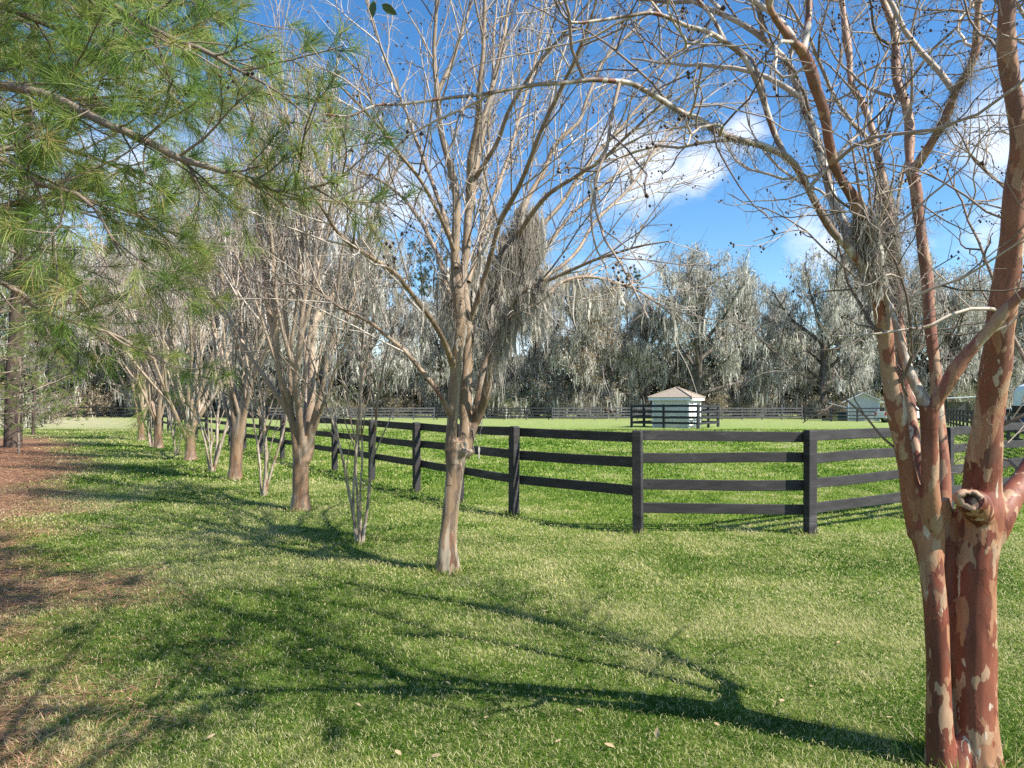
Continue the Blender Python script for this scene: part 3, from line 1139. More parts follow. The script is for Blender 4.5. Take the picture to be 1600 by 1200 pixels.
pk = tag(empty('pickup_truck', (39.9, 71.5, 0), math.radians(6)), 'white pickup truck with a red tail lamp parked beside the pale barn', 'pickup')
m = MB()
extrude(m, [(-2.6, .45), (2.55, .45), (2.6, .75), (2.5, 1.05), (1.25, 1.12), (.95, 1.12), (-2.6, 1.1)], -.9, .9)
bevel(local(m, 'body', M['paint_white'], pk), .05)
m = MB()
extrude(m, [(-.75, 1.1), (1.3, 1.12), (.65, 1.72), (-.6, 1.74)], -.8, .8)
cb = local(m, 'cab', M['paint_white'], pk)
bevel(cb, .08)
m = MB()
extrude(m, [(-.62, 1.16), (1.05, 1.17), (.58, 1.62), (-.52, 1.64)], -.815, .815)
local(m, 'window', M['glass_dark'], cb)
for x_ in (-1.65, 1.6):
    for y_ in (-.82, .82):
        wheel(pk, x_, y_, .38, .25)
for y_ in (-.78, .78):
    m = MB()
    box(m, (-2.62, y_, .88), (.06, .16, .34))
    local(m, 'tail_lamp', M['lamp_red'], pk)

ht = tag(empty('horse_trailer', (33.8, 45.0, 0), math.radians(8)), 'horse trailer with rounded white top and dark blue lower sides at the paddock edge', 'trailer')
m = MB()
pr = [(-1.0, 1.75), (1.0, 1.75)] + [(1.0 * math.cos(a_) if False else math.copysign(abs(math.cos(a_)) ** .55, math.cos(a_)) * 1.0, 1.75 + 1.4 * abs(math.sin(a_)) ** .6) for a_ in np.linspace(.05, math.pi - .05, 14)]
n = len(pr)
xs_ = [-1.25, -1.15, -.9, 0, 2, 4.1, 4.2]
scl = [.72, .9, 1, 1, 1, 1, .97]
v = np.array([(x_, y_ * s_, 1.75 + (z_ - 1.75) * s_) for x_, s_ in zip(xs_, scl) for y_, z_ in pr])
q = [[k * n + i, k * n + (i + 1) % n, (k + 1) * n + (i + 1) % n, (k + 1) * n + i] for k in range(len(xs_) - 1) for i in range(n)]
m.add(v, [np.array(q), np.arange(n)[None, ::-1], np.arange((len(xs_) - 1) * n, len(xs_) * n)[None]])
top = local(m, 'upper_body', M['paint_white'], ht)
m = MB()
box(m, (1.5, 0, 1.42), (5.3, 1.96, .66))
local(m, 'slatted_side', M['glass_dark'], ht)
m = MB()
for k in range(9):
    box(m, (-1.05 + k * .64, 0, 1.42), (.07, 2.02, .68))
local(m, 'side_rib', M['metal'], ht)
m = MB()
box(m, (1.5, 0, .78), (5.36, 2.0, .62))
bevel(local(m, 'lower_body', M['paint_blue'], ht), .04)
for x_ in (1.2, 2.1):
    for y_ in (-.95, .95):
        wheel(ht, x_, y_, .36, .24)
for y_ in (-1.06, 1.06):
    m = MB()
    box(m, (1.65, y_, .80), (1.9, .28, .06))
    local(m, 'fender', M['metal'], ht)
m = MB()
box(m, (-.55, -1.0, 2.45), (.5, .05, .42))
local(m, 'window', M['glass_dark'], top)
m = MB()
box(m, (1.4, -1.0, 2.45), (.7, .05, .36))
local(m, 'window', M['glass_dark'], top)
m = MB()
tubes(m, [(np.array([[-1.2, .5, .55], [-2.5, 0, .5]]), np.array([.05, .05])), (np.array([[-1.2, -.5, .55], [-2.5, 0, .5]]), np.array([.05, .05]))], 6)
box(m, (-2.3, 0, .28), (.08, .08, .5))
local(m, 'tow_bar', M['board_dark'], ht)

cr = tag(empty('parked_car', (44.8, 62.5, 0), math.radians(70)), 'white parked car whose roof shows above the fence left of the horse trailer', 'car')
m = MB()
extrude(m, [(-2.15, .35), (2.15, .35), (2.2, .7), (1.9, .9), (1.0, 1.0), (-1.7, 1.02), (-2.2, .9)], -.85, .85)
bevel(local(m, 'body', M['paint_white'], cr), .06)
m = MB()
extrude(m, [(-1.75, 1.0), (1.05, 1.0), (.35, 1.52), (-1.1, 1.55)], -.72, .72)
cb = local(m, 'cabin', M['paint_white'], cr)
bevel(cb, .07)
m = MB()
extrude(m, [(-1.5, 1.05), (.85, 1.05), (.3, 1.42), (-1.0, 1.44)], -.735, .735)
local(m, 'window', M['glass_dark'], cb)
for x_ in (-1.35, 1.35):
    for y_ in (-.76, .76):
        wheel(cr, x_, y_, .33, .22)
# ================================================================== TREES
def thin_ends(polys, rmin, s, back=4):
    """the part of each stem too slender for the remeshed skin, overlapping it a little"""
    out = []
    for p, r in polys:
        p, r = np.array(p), np.array(r)
        k = int(np.sum(r > rmin))
        if k < 4:
            k = 0
        a_ = max(0, k - back)
        if len(p) - a_ >= 2:
            out.append((p[a_:], r[a_:] * s))
    return out


# ------------------------------------------------------------------ the red-barked crape myrtle, right
rng = random.Random(101)
g = np.random.default_rng(101)
base = tuple(P(1505, 1196, 3.57) * np.array([1, 1, 0]))
T = tag(empty('crape_myrtle', base), 'twin-trunked crape myrtle with peeling cinnamon-red and cream bark, largest in view', 'tree', 'row of crape myrtles')
LT = [(1474, 1222, 3.54, 72), (1470, 1180, 3.54, 54), (1467, 1100, 3.54, 43), (1464, 1000, 3.54, 42), (1457, 900, 3.55, 44), (1446, 835, 3.57, 52), (1436, 805, 3.58, 48)]
LTb = [(1486, 1215, 3.62, 40), (1486, 1100, 3.62, 26), (1484, 1000, 3.63, 26), (1481, 900, 3.64, 24), (1477, 820, 3.65, 26), (1470, 780, 3.65, 24)]
RT = [(1524, 1232, 3.57, 118), (1523, 1190, 3.57, 92), (1522, 1100, 3.57, 76), (1522, 1000, 3.57, 72), (1525, 900, 3.57, 68), (1530, 835, 3.57, 74), (1532, 795, 3.57, 76), (1534, 765, 3.57, 58)]
L1 = [(1440, 835, 3.58, 40), (1428, 790, 3.57, 32), (1413, 720, 3.55, 27), (1400, 640, 3.53, 25), (1391, 586, 3.52, 24), (1381, 510, 3.50, 24), (1369, 440, 3.47, 24), (1358, 385, 3.45, 23), (1345, 335, 3.43, 21),
      (1330, 306, 3.42, 19), (1308, 272, 3.40, 17), (1296, 227, 3.38, 17), (1287, 175, 3.36, 16), (1272, 128, 3.34, 16), (1254, 82, 3.32, 15), (1234, 60, 3.30, 12), (1206, 21, 3.27, 10), (1194, -20, 3.25, 9), (1180, -90, 3.2, 7), (1150, -170, 3.15, 4)]
L1x = [(1254, 82, 3.32, 12), (1262, 45, 3.33, 11), (1265, 0, 3.34, 10), (1262, -70, 3.36, 8), (1275, -160, 3.38, 4)]
L1b = [(1352, 410, 3.46, 18), (1332, 378, 3.50, 16), (1313, 338, 3.53, 15), (1300, 306, 3.55, 14), (1286, 252, 3.58, 13), (1274, 210, 3.6, 13), (1260, 175, 3.62, 12), (1246, 133, 3.64, 12), (1230, 100, 3.66, 11),
       (1210, 78, 3.68, 10), (1178, 50, 3.7, 9), (1140, 28, 3.72, 8), (1095, 8, 3.75, 7), (1040, -20, 3.8, 4)]
LL = [(1350, 420, 3.45, 15), (1327, 388, 3.40, 13), (1299, 358, 3.36, 12), (1274, 315, 3.32, 11), (1256, 280, 3.29, 11), (1232, 247, 3.25, 11), (1190, 227, 3.2, 10.5), (1150, 217, 3.15, 10), (1119, 203, 3.11, 9.5), (1091, 185, 3.08, 9),
      (1068, 177, 3.05, 9), (1035, 156, 3.01, 8.5), (1000, 136, 2.97, 8), (979, 128, 2.95, 8), (926, 124, 2.9, 7.5), (881, 129, 2.86, 7), (835, 132, 2.82, 6.5), (796, 139, 2.79, 6), (752, 147, 2.76, 5.5), (697, 153, 2.72, 5), (634, 162, 2.68, 4.6),
      (587, 165, 2.65, 4), (545, 182, 2.62, 3.2), (505, 178, 2.6, 2)]
LU = [(1226, 242, 3.25, 10), (1210, 206, 3.24, 9), (1196, 164, 3.22, 9), (1182, 126, 3.2, 8.5), (1161, 87, 3.18, 8.5), (1133, 65, 3.15, 8), (1105, 48, 3.12, 7.5), (1077, 41, 3.1, 7), (1042, 26, 3.06, 6.5), (1018, 20, 3.04, 6), (993, 23, 3.01, 5.5),
      (951, 30, 2.98, 5), (923, 34, 2.96, 4.5), (895, 36, 2.93, 4), (880, 24, 2.91, 3), (866, 4, 2.9, 2)]
LU2 = [(1133, 66, 3.15, 7), (1119, 38, 3.16, 6), (1101, 12, 3.17, 5.5), (1082, -10, 3.18, 5), (1050, -60, 3.2, 3)]
L2 = [(1462, 890, 3.59, 26), (1459, 840, 3.56, 32), (1455, 790, 3.51, 28), (1453, 720, 3.48, 25), (1452, 660, 3.46, 27), (1450, 632, 3.45, 28)]
L2a = [(1452, 640, 3.45, 22), (1438, 614, 3.46, 17), (1424, 588, 3.47, 15), (1410, 546, 3.48, 13), (1396, 502, 3.49, 12.5), (1380, 466, 3.5, 12), (1364, 442, 3.5, 11), (1348, 414, 3.52, 10), (1334, 385, 3.54, 9), (1318, 350, 3.57, 8), (1302, 300, 3.6, 5), (1290, 250, 3.62, 3)]
L2b = [(1452, 645, 3.45, 24), (1468, 618, 3.43, 22), (1494, 576, 3.40, 19), (1530, 532, 3.36, 18), (1565, 492, 3.32, 18), (1605, 452, 3.28, 17), (1660, 400, 3.2, 15), (1720, 330, 3.12, 11), (1770, 220, 3.0, 8), (1800, 100, 2.95, 4)]
L3 = [(1478, 830, 3.66, 26), (1474, 760, 3.68, 24), (1470, 700, 3.69, 22), (1465, 640, 3.7, 20), (1460, 570, 3.7, 19), (1453, 500, 3.7, 19), (1447, 430, 3.71, 18), (1442, 400, 3.71, 18), (1437, 350, 3.71, 17), (1430, 297, 3.71, 16), (1422, 262, 3.71, 17)]
L3a = [(1422, 266, 3.71, 13), (1420, 245, 3.72, 12), (1421, 196, 3.74, 12), (1414, 157, 3.75, 12), (1402, 128, 3.76, 12), (1400, 87, 3.77, 12), (1397, 46, 3.78, 11), (1382, 7, 3.79, 11), (1370, -60, 3.8, 8), (1380, -160, 3.8, 4)]
L3b = [(1423, 268, 3.71, 14), (1433, 257, 3.7, 13), (1454, 226, 3.68, 13), (1477, 185, 3.66, 14), (1495, 140, 3.64, 14), (1516, 103, 3.62, 13), (1525, 76, 3.61, 14), (1526, 36, 3.6, 13), (1530, -10, 3.59, 11), (1525, -100, 3.58, 8), (1540, -200, 3.58, 4)]
L4 = [(1476, 840, 3.7, 26), (1458, 790, 3.75, 21), (1440, 740, 3.8, 19), (1430, 690, 3.83, 18), (1422, 630, 3.86, 17), (1413, 570, 3.89, 17), (1404, 500, 3.91, 17), (1397, 420, 3.93, 17), (1388, 345, 3.95, 16), (1380, 282, 3.97, 15), (1369, 238, 3.98, 12),
      (1362, 200, 3.99, 11.5), (1348, 161, 4.0, 11), (1330, 131, 4.0, 11), (1327, 87, 4.01, 10.5), (1320, 42, 4.02, 10), (1315, 0, 4.03, 10), (1305, -80, 4.05, 7), (1310, -180, 4.05, 3)]
R1 = [(1532, 805, 3.57, 62), (1534, 765, 3.57, 52), (1540, 700, 3.55, 47), (1549, 630, 3.53, 42), (1557, 560, 3.5, 40), (1567, 480, 3.47, 38), (1575, 420, 3.45, 36), (1583, 340, 3.42, 33), (1590, 280, 3.4, 32), (1594, 235, 3.38, 30), (1590, 196, 3.37, 27),
      (1583, 150, 3.36, 26), (1575, 102, 3.35, 25), (1571, 70, 3.34, 24), (1573, 0, 3.32, 23), (1578, -90, 3.3, 18), (1560, -200, 3.28, 10), (1580, -300, 3.25, 4)]
R2 = [(1545, 845, 3.55, 38), (1562, 808, 3.56, 42), (1584, 770, 3.60, 34), (1606, 732, 3.70, 26), (1632, 670, 3.82, 17), (1640, 590, 3.96, 14), (1682, 490, 4.02, 12), (1655, 390, 4.2, 11), (1700, 260, 4.3, 9), (1660, 110, 4.5, 7)]
STUB = [(1540, 816, 3.56, 48), (1528, 796, 3.50, 46), (1519, 784, 3.43, 40), (1517, 781, 3.415, 38)]
def deepen(rows, k):
    """stems spread toward and away from the viewer as much as they do sideways"""
    return [(x, y, 3.57 + (D - 3.57) * k, w) for x, y, D, w in rows]


L1, L1x, L1b, L3, L3a, L3b, L4 = [deepen(r, 3.0) for r in (L1, L1x, L1b, L3, L3a, L3b, L4)]
LT, RT = [[(x, y, D, w * k) for x, y, D, w in r] for r, k in ((LT, .82), (RT, .86))]
R1 = deepen(R1, 2.4)
L2, L2a, L2b = [deepen(r, 1.5) for r in (L2, L2a, L2b)]
LL = [(x, y, 3.21 + (D - 3.45) * .9, w) for x, y, D, w in LL]
LU = [(x, y, D - .22, w) for x, y, D, w in LU]
LU2 = [(x, y, D - .22, w) for x, y, D, w in LU2]
stems = [survey(r, .03, .006, i) for i, r in enumerate((LT, LTb, RT, L1, L1x, L1b, LL, LU, LU2, L2, L2a, L2b, L3, L3a, L3b, L4, R1, R2, STUB))]
trunk = MB()
PALE = (4, 5, 6, 7, 8, 10)      # slender grey limbs, meshes of their own
fusable = []
for i, (pt, rd) in enumerate(stems):
    if i in PALE:
        continue
    k = int(np.sum(rd > .017))
    if k >= 4:
        fusable.append((pt[:k], rd[:k]))
# root flare
for ang_ in (0.3, 1.5, 2.6, 3.9, 5.2):
    b = np.array([P(1508, 1196, 3.57)[0], 3.57, 0.0])
    d = np.array([math.cos(ang_), math.sin(ang_), 0])
    fusable.append((np.array([b + d * .04 + [0, 0, .16], b + d * .10 + [0, 0, .04], b + d * .17 + [0, 0, -.05]]), np.array([.05, .045, .03])))
fuse(trunk, fusable, .0075, .0080, 13, 18, 3, 3)
tubes(trunk, thin_ends([s for i, s in enumerate(stems) if i not in PALE], .017, .97), 12)
trunk.build('trunk', M['bark_red'], T, base)
for i in PALE:
    lm2 = MB()
    tubes(lm2, [stems[i]], 14)
    lm2.build('limb', M['bark_limb'], T, base)
# knot: hollow collar on the sawn stub
m = MB()
kc = P(1517, 781, 3.40)
ax = np.array([-.25, -.93, .12])
ax /= np.linalg.norm(ax)
u_ = np.cross(ax, [0, 0, 1.0])
u_ /= np.linalg.norm(u_)
w_2 = np.cross(u_, ax)
rings = [(.050, -.07), (.057, -.03), (.055, -.010), (.047, .001), (.036, .003), (.027, -.004), (.021, -.018), (.015, -.03), (.003, -.034)]
vv = []
for ri, off in rings:
    for k in range(20):
        a_ = k * 2 * math.pi / 20
        rr = ri * (1 + .13 * math.sin(2 * a_ + 1) + .09 * math.sin(3 * a_ + .5) + .07 * math.sin(7 * a_))
        off_ = off + .006 * math.sin(3 * a_) + .004 * math.sin(8 * a_ + ri * 90)
        vv.append(kc + ax * off_ + u_ * rr * math.cos(a_) + w_2 * rr * 1.05 * math.sin(a_))
q = [[k * 20 + i, k * 20 + (i + 1) % 20, (k + 1) * 20 + (i + 1) % 20, (k + 1) * 20 + i] for k in range(8) for i in range(20)]
m.add(np.array(vv), [np.array(q)], np.repeat([.8, .9, 1, .85, .6, .3, .1, 0, 0], 20))
M['knot'] = m_tint('sawn_knot', [(0, (.03, .02, .014)), (.35, (.09, .06, .042)), (.6, (.30, .20, .135)), (.85, (.42, .30, .21)), (1, (.36, .20, .12))], .8)
m.build('knot', M['knot'], T, base)
limbs = [aslist(stems[i]) for i in (3, 4, 5, 6, 7, 8, 10, 11, 13, 14, 15, 16, 17)]
# the crown goes on above the top of the view
up_ = []
for i in (3, 4, 5, 11, 13, 14, 15, 16, 17):
    s_ = limbs[(3, 4, 5, 6, 7, 8, 10, 11, 13, 14, 15, 16, 17).index(i)]
    tp_ = s_[0][-1]
    d0_ = (s_[0][-1] - s_[0][-5]).normalized()
    for k in range(3):
        q_ = rv(rng)
        s2 = s_[0][-1 - 7 * k]
        up_.append(shoot(s2, d0_ + q_ * .75 + Vector((0, 0, .35)), rng.uniform(1.5, 2.7), max(.012, min(.024, s_[1][-1 - 7 * k] * .9)), .006, 14, .13, .03, rng))
mid_ = [offshoots(s_, 2, .25, .8, (.4, .9), (1.0, 2.0), 12, .2, .04, .016, rng, .35, .3) for s_ in [limbs[0], limbs[2], limbs[8], limbs[9], limbs[10], limbs[12], limbs[12], limbs[12]]]
up_ += [x for y in mid_ for x in y]
limbs += up_
lv = [dict(n=0, per=3.5, t0=.12, t1=.99, ang=(.5, 1.2), L=(.4, 1.4), k=9, wig=.34, up=.05, r=.0085, tip=.4, fall=.25),
      dict(n=0, per=6.5, t0=.15, t1=1, ang=(.5, 1.2), L=(.15, .6), k=6, wig=.34, up=.02, r=.0045, tip=.5, fall=.3),
      dict(n=0, per=6, t0=.2, t1=1, ang=(.5, 1.2), L=(.06, .22), k=4, wig=.35, up=.0, r=.0019, tip=.6, fall=.3)]
a1, a2, a3 = ramify(limbs, lv, rng)
cr = MB()
tubes(cr, up_, 7, 'rand', g)
tubes(cr, a1, 5, 'rand', g)
tubes(cr, a2, 4, 'rand', g)
tubes(cr, a3, 3, 'rand', g)
cr.build('branches', M['twig_near'], T, base)
pd = MB()
tp, _ = tips(a3)
sel = tp[g.random(len(tp)) < .30]
pods(pd, sel, .0058, g, 3, .011)
tp2, _ = tips(a2)
pods(pd, tp2[g.random(len(tp2)) < .25], .006, g, 4, .016)
pd.build('seed_pods', M['pod'], T, base)
ms = MB()
# thick moss sleeves on the leaning stems, wisps elsewhere
for (pt, rd), y0, y1, n, L, sp in ((stems[15], 480, 285, 1700, (.06, .24), .045), (stems[3], 430, 330, 800, (.05, .16), .025), (stems[5], 420, 300, 400, (.05, .16), .02), (stems[10], 460, 380, 320, (.05, .14), .015), (stems[12], 430, 300, 160, (.05, .16), .01),
                                   (stems[14], 210, 90, 420, (.05, .18), .015), (stems[16], 680, 560, 70, (.05, .14), .012), (stems[5], 250, 90, 380, (.04, .16), .01), (stems[6], 300, 160, 300, (.04, .2), .008)):
    py = HY - (pt[:, 2] - EYE) * F / pt[:, 1]
    sl_ = np.where((py <= y0) & (py >= y1))[0]
    if len(sl_) == 0:
        continue
    ii = sl_[g.integers(0, len(sl_), n)]
    dd = rand_unit(g, n)
    an = pt[ii] + dd * (rd[ii] * .95)[:, None] + g.normal(size=(n, 3)) * sp * .45
    fibres(ms, an, L, .0013, g, 9, .45, .8)
    if n > 700:
        ii = sl_[g.integers(0, len(sl_), n // 2)]
        an = pt[ii] + rand_unit(g, n // 2) * (rd[ii] + .012)[:, None]
        strips(ms, an, (.05, .22), (.004, .014), g, 7, .35)
an = polypts(a1, g, 1)
an = an[g.random(len(an)) < .30]
an = np.repeat(an, 9, axis=0) + g.normal(size=(len(an) * 9, 3)) * .018
fibres(ms, an, (.05, .22), .0009, g, 7, .42, 1.0)
an = polypts(a2, g, 1)
an = an[g.random(len(an)) < .12]
an = np.repeat(an, 7, axis=0) + g.normal(size=(len(an) * 7, 3)) * .02
fibres(ms, an, (.05, .30), .0009, g, 7, .35, 1.2)
ms.build('moss_foliage', M['moss_near'], T, base)

# ------------------------------------------------------------------ the middle crape myrtle
rng = random.Random(202)
g = np.random.default_rng(202)
base = (P(700, 893, 7.7)[0], 7.7, 0.0)
T = tag(empty('crape_myrtle', base), 'tall bare crape myrtle with grey moss beards, standing before the curve of the board fence', 'tree', 'row of crape myrtles')
D0 = 7.7
TR = [(698, 912, D0, 60), (699, 890, D0, 42), (701, 860, D0, 33), (703, 820, D0, 30), (708, 760, D0, 28), (713, 715, D0, 33), (714, 690, D0, 32)]
TR2 = [(690, 905, D0 - .05, 36), (692, 880, D0 - .05, 22), (697, 820, D0 - .06, 16), (704, 760, D0 - .05, 16), (708, 720, D0, 18)]
M1 = [(709, 720, D0, 24), (705, 690, 7.68, 19), (707, 640, 7.66, 17), (710, 590, 7.64, 17), (714, 535, 7.6, 16), (719, 490, 7.58, 16), (713, 435, 7.55, 15), (711, 385, 7.52, 14), (714, 318, 7.5, 13), (708, 275, 7.48, 12), (697, 234, 7.45, 10), (687, 192, 7.43, 9), (685, 150, 7.4, 9),
      (679, 84, 7.36, 7), (681, 33, 7.33, 6), (684, -20, 7.3, 5), (680, -90, 7.3, 3)]
M1b = [(685, 142, 7.4, 8), (700, 110, 7.42, 7), (714, 69, 7.45, 6), (728, 25, 7.48, 5), (737, -20, 7.5, 4), (745, -80, 7.5, 2)]
M2 = [(716, 720, 7.72, 22), (722, 680, 7.74, 15), (724, 630, 7.76, 14), (728, 565, 7.78, 13), (730, 510, 7.8, 13), (727, 468, 7.8, 12), (725, 424, 7.82, 12), (729, 385, 7.82, 12), (732, 335, 7.84, 13), (736, 312, 7.84, 13), (740, 275, 7.86, 12), (747, 234, 7.88, 11), (757, 190, 7.9, 9.5),
      (766, 152, 7.92, 8.5), (776, 112, 7.94, 8), (787, 55, 7.96, 6.5), (796, 0, 8, 5), (806, -70, 8, 3)]
M2b = [(733, 318, 7.84, 11), (736, 247, 7.7, 10), (744, 192, 7.6, 9), (750, 137, 7.5, 8), (755, 69, 7.45, 7), (758, 0, 7.4, 6), (757, -70, 7.35, 3)]
M3 = [(722, 715, 7.75, 24), (735, 680, 7.8, 17), (746, 636, 7.85, 15), (754, 590, 7.9, 13), (762, 555, 7.95, 13), (769, 510, 8, 12), (778, 470, 8.05, 11.5), (790, 430, 8.1, 11), (804, 380, 8.15, 10), (815, 335, 8.2, 9), (824, 310, 8.22, 9), (836, 289, 8.25, 8), (851, 264, 8.3, 8), (868, 228, 8.35, 7), (889, 204, 8.4, 7),
      (907, 185, 8.45, 6), (917, 154, 8.5, 6), (927, 130, 8.55, 5.5), (946, 92, 8.6, 5), (972, 62, 8.65, 4), (1000, 34, 8.7, 3), (1030, -10, 8.75, 2)]
M4 = [(742, 660, 7.8, 15), (757, 618, 7.7, 12), (766, 560, 7.6, 10), (776, 525, 7.5, 8.5), (792, 494, 7.4, 8), (815, 461, 7.3, 7), (850, 441, 7.2, 6.5), (900, 418, 7.1, 5.5), (940, 402, 7, 4.5), (990, 385, 6.9, 3.5), (1045, 378, 6.8, 2)]
M5 = [(800, 490, 7.4, 6), (846, 470, 7.5, 6), (878, 442, 7.6, 5.5), (915, 432, 7.7, 5), (960, 440, 7.8, 4), (1010, 462, 7.85, 3), (1060, 500, 7.9, 2)]
ML1 = [(712, 580, 7.64, 11), (701, 548, 7.5, 9), (685, 517, 7.35, 8.5), (658, 478, 7.2, 8), (634, 447, 7.05, 7.5), (612, 422, 6.95, 7), (580, 401, 6.8, 6.5), (542, 377, 6.65, 6), (521, 352, 6.55, 5), (500, 321, 6.45, 4), (470, 280, 6.35, 2.5)]
ML2 = [(706, 650, 7.66, 12), (692, 625, 7.6, 9), (671, 594, 7.6, 7.5), (650, 569, 7.6, 7), (622, 541, 7.6, 6.5), (594, 517, 7.6, 6), (570, 500, 7.6, 5.5), (535, 482, 7.6, 4.5), (500, 457, 7.6, 3.5), (465, 425, 7.6, 2)]
FAN = [[(735, 500, 7.8, 9), (760, 420, 7.6, 8.5), (782, 345, 7.4, 8), (810, 290, 7.2, 7.5), (840, 220, 7, 7), (872, 150, 6.8, 6), (900, 90, 6.6, 5), (930, 10, 6.4, 3.5), (945, -50, 6.3, 2)],
       [(732, 440, 7.8, 8), (756, 365, 8, 7), (778, 290, 8.2, 6.5), (800, 225, 8.4, 6), (826, 130, 8.6, 5), (850, 30, 8.8, 4), (860, -50, 8.9, 2)],
       [(792, 425, 8.1, 8), (832, 370, 8.2, 7.5), (880, 315, 8.3, 7), (920, 255, 8.4, 6), (965, 205, 8.5, 5), (1012, 150, 8.6, 4), (1050, 90, 8.7, 2.5)],
       [(808, 370, 8.1, 8), (850, 310, 7.8, 7), (900, 275, 7.6, 6), (950, 240, 7.4, 5.5), (1000, 195, 7.2, 4.5), (1050, 150, 7, 3)],
       [(712, 420, 7.5, 8), (694, 340, 7.7, 7), (668, 265, 7.9, 6.5), (640, 190, 8.1, 5.5), (610, 110, 8.3, 4.5), (575, 10, 8.5, 3), (560, -60, 8.6, 2)],
       [(710, 390, 7.5, 7), (668, 300, 7.2, 6), (620, 235, 7, 5.5), (575, 180, 6.8, 4.5), (530, 130, 6.6, 3)],
       [(845, 440, 7.2, 6), (895, 400, 7.4, 5.5), (930, 345, 7.6, 5), (985, 290, 7.8, 4.5), (1040, 215, 8, 3.5), (1090, 160, 8.1, 2)],
       [(742, 280, 7.86, 8), (775, 225, 7.6, 7), (800, 165, 7.4, 6.5), (845, 95, 7.2, 5), (900, 30, 7, 4), (945, -30, 6.9, 2)],
       [(718, 712, 7.74, 18), (727, 660, 7.76, 14), (731, 600, 7.86, 12), (735, 520, 8.1, 10), (741, 440, 8.4, 8), (752, 360, 8.7, 8), (758, 280, 9, 7), (766, 180, 9.3, 6), (772, 60, 9.6, 4), (780, -40, 9.8, 2)],
       [(728, 706, 7.76, 18), (742, 660, 7.8, 14), (760, 600, 7.9, 11), (790, 520, 8.3, 8), (830, 430, 8.7, 7), (880, 350, 9, 6), (940, 290, 9.3, 5), (1010, 240, 9.5, 3.5), (1070, 215, 9.7, 2)],
       [(714, 500, 7.58, 9), (690, 420, 8, 8), (660, 350, 8.5, 7), (620, 300, 8.8, 5.5), (570, 270, 9.1, 4), (520, 255, 9.3, 2.5)]]
WIDE = [TR, TR2] + [[(x_, y_, D0 + (d_ - D0) * 1.5, w_ * 1.02) for x_, y_, d_, w_ in r] for r in [M1, M1b, M2, M2b, M3, M4, M5, ML1, ML2] + FAN]
stems = [survey(r, .07, .03, 50 + i) for i, r in enumerate(WIDE)]
trunk = MB()
fus = []
for pt, rd in stems:
    k = int(np.sum(rd > .034))
    if k >= 3:
        fus.append((pt[:k], rd[:k]))
for kx, ky, kd in ((727, 704, -.12), (737, 706, -.02), (697, 702, -.05)):
    c_ = P(kx, ky, D0 + kd)
    fus.append((np.array([P(714, 716, D0), c_, c_ + np.array([.005, -.02, .01])]), np.array([.05, .030, .021])))
fuse(trunk, fus, .014, .016, 6.5, 14, 8, 3)
tubes(trunk, thin_ends(stems, .034, .97), 9)
trunk.build('trunk', M['bark_mid'], T, base)
limbs = [aslist(s) for s in stems[2:]]
lv = [dict(n=0, per=4.0, t0=.28, t1=1, ang=(.3, .85), L=(.5, 1.9), k=7, wig=.12, up=.04, r=.0105, tip=.4, fall=.35),
      dict(n=0, per=5.2, t0=.2, t1=1, ang=(.35, .95), L=(.25, .8), k=6, wig=.16, up=.03, r=.0052, tip=.5, fall=.3),
      dict(n=0, per=4.2, t0=.2, t1=1, ang=(.4, 1.0), L=(.1, .38), k=4, wig=.22, up=.02, r=.0033, tip=.6, fall=.3)]
a1, a2, a3 = ramify(limbs, lv, rng)
cr = MB()
tubes(cr, a1, 5, 'rand', g)
tubes(cr, a2, 3, 'rand', g)
tubes(cr, a3, 3, 'rand', g)
cr.build('branches', M['twig'], T, base)
pd = MB()
tp, _ = tips(a3)
pods(pd, tp[g.random(len(tp)) < .22], .011, g, 2, .02)
pd.build('seed_pods', M['pod'], T, base)
ms = MB()
for i, y0, y1, n, L in ((6, 520, 330, 210, (.2, .8)), (7, 540, 440, 130, (.15, .6)), (12, 430, 320, 50, (.15, .6)), (6, 680, 560, 30, (.06, .2)), (21, 560, 400, 60, (.2, .7)), (2, 520, 400, 14, (.1, .3)), (8, 500, 430, 35, (.15, .6)), (9, 480, 380, 20, (.1, .4))):
    pt, rd = stems[i]
    py = HY - (pt[:, 2] - EYE) * F / pt[:, 1]
    sl_ = np.where((py <= y0) & (py >= y1))[0]
    ii = sl_[g.integers(0, len(sl_), n)]
    an = pt[ii] + g.normal(size=(n, 3)) * np.array([.05, .05, .12])
    strips(ms, an, L, (.012, .045), g, 7, .22)
    an = np.repeat(pt[ii], 3, axis=0) + g.normal(size=(n * 3, 3)) * np.array([.05, .05, .1])
    fibres(ms, an, (L[0], L[1] * .8), .0022, g, 7, .28, 1.2)
# the two long tapered beards right of the stem
for x_, y_, n, L in ((822, 325, 330, 1.15), (800, 360, 230, .9), (775, 400, 120, .8), (845, 420, 70, .7), (735, 420, 60, .7)):
    an = P(x_, y_, 8.4)[None] + g.normal(size=(n, 3)) * np.array([.07, .07, .05])
    an[:, 2] -= g.random(n) * .5
    strips(ms, an, (L * .3, L), (.015, .05), g, 7, .10)
    fibres(ms, np.repeat(an, 3, axis=0) + g.normal(size=(n * 3, 3)) * .03, (.2, L * .7), .002, g, 7, .22, 1.5)
an = polypts(a1, g, 1)
an = an[g.random(len(an)) < .13]
an = np.repeat(an, 6, axis=0) + g.normal(size=(len(an) * 6, 3)) * .03
strips(ms, an, (.06, .35), (.012, .035), g, 5, .25)
ms.build('moss_foliage', M['moss_near'], T, base)


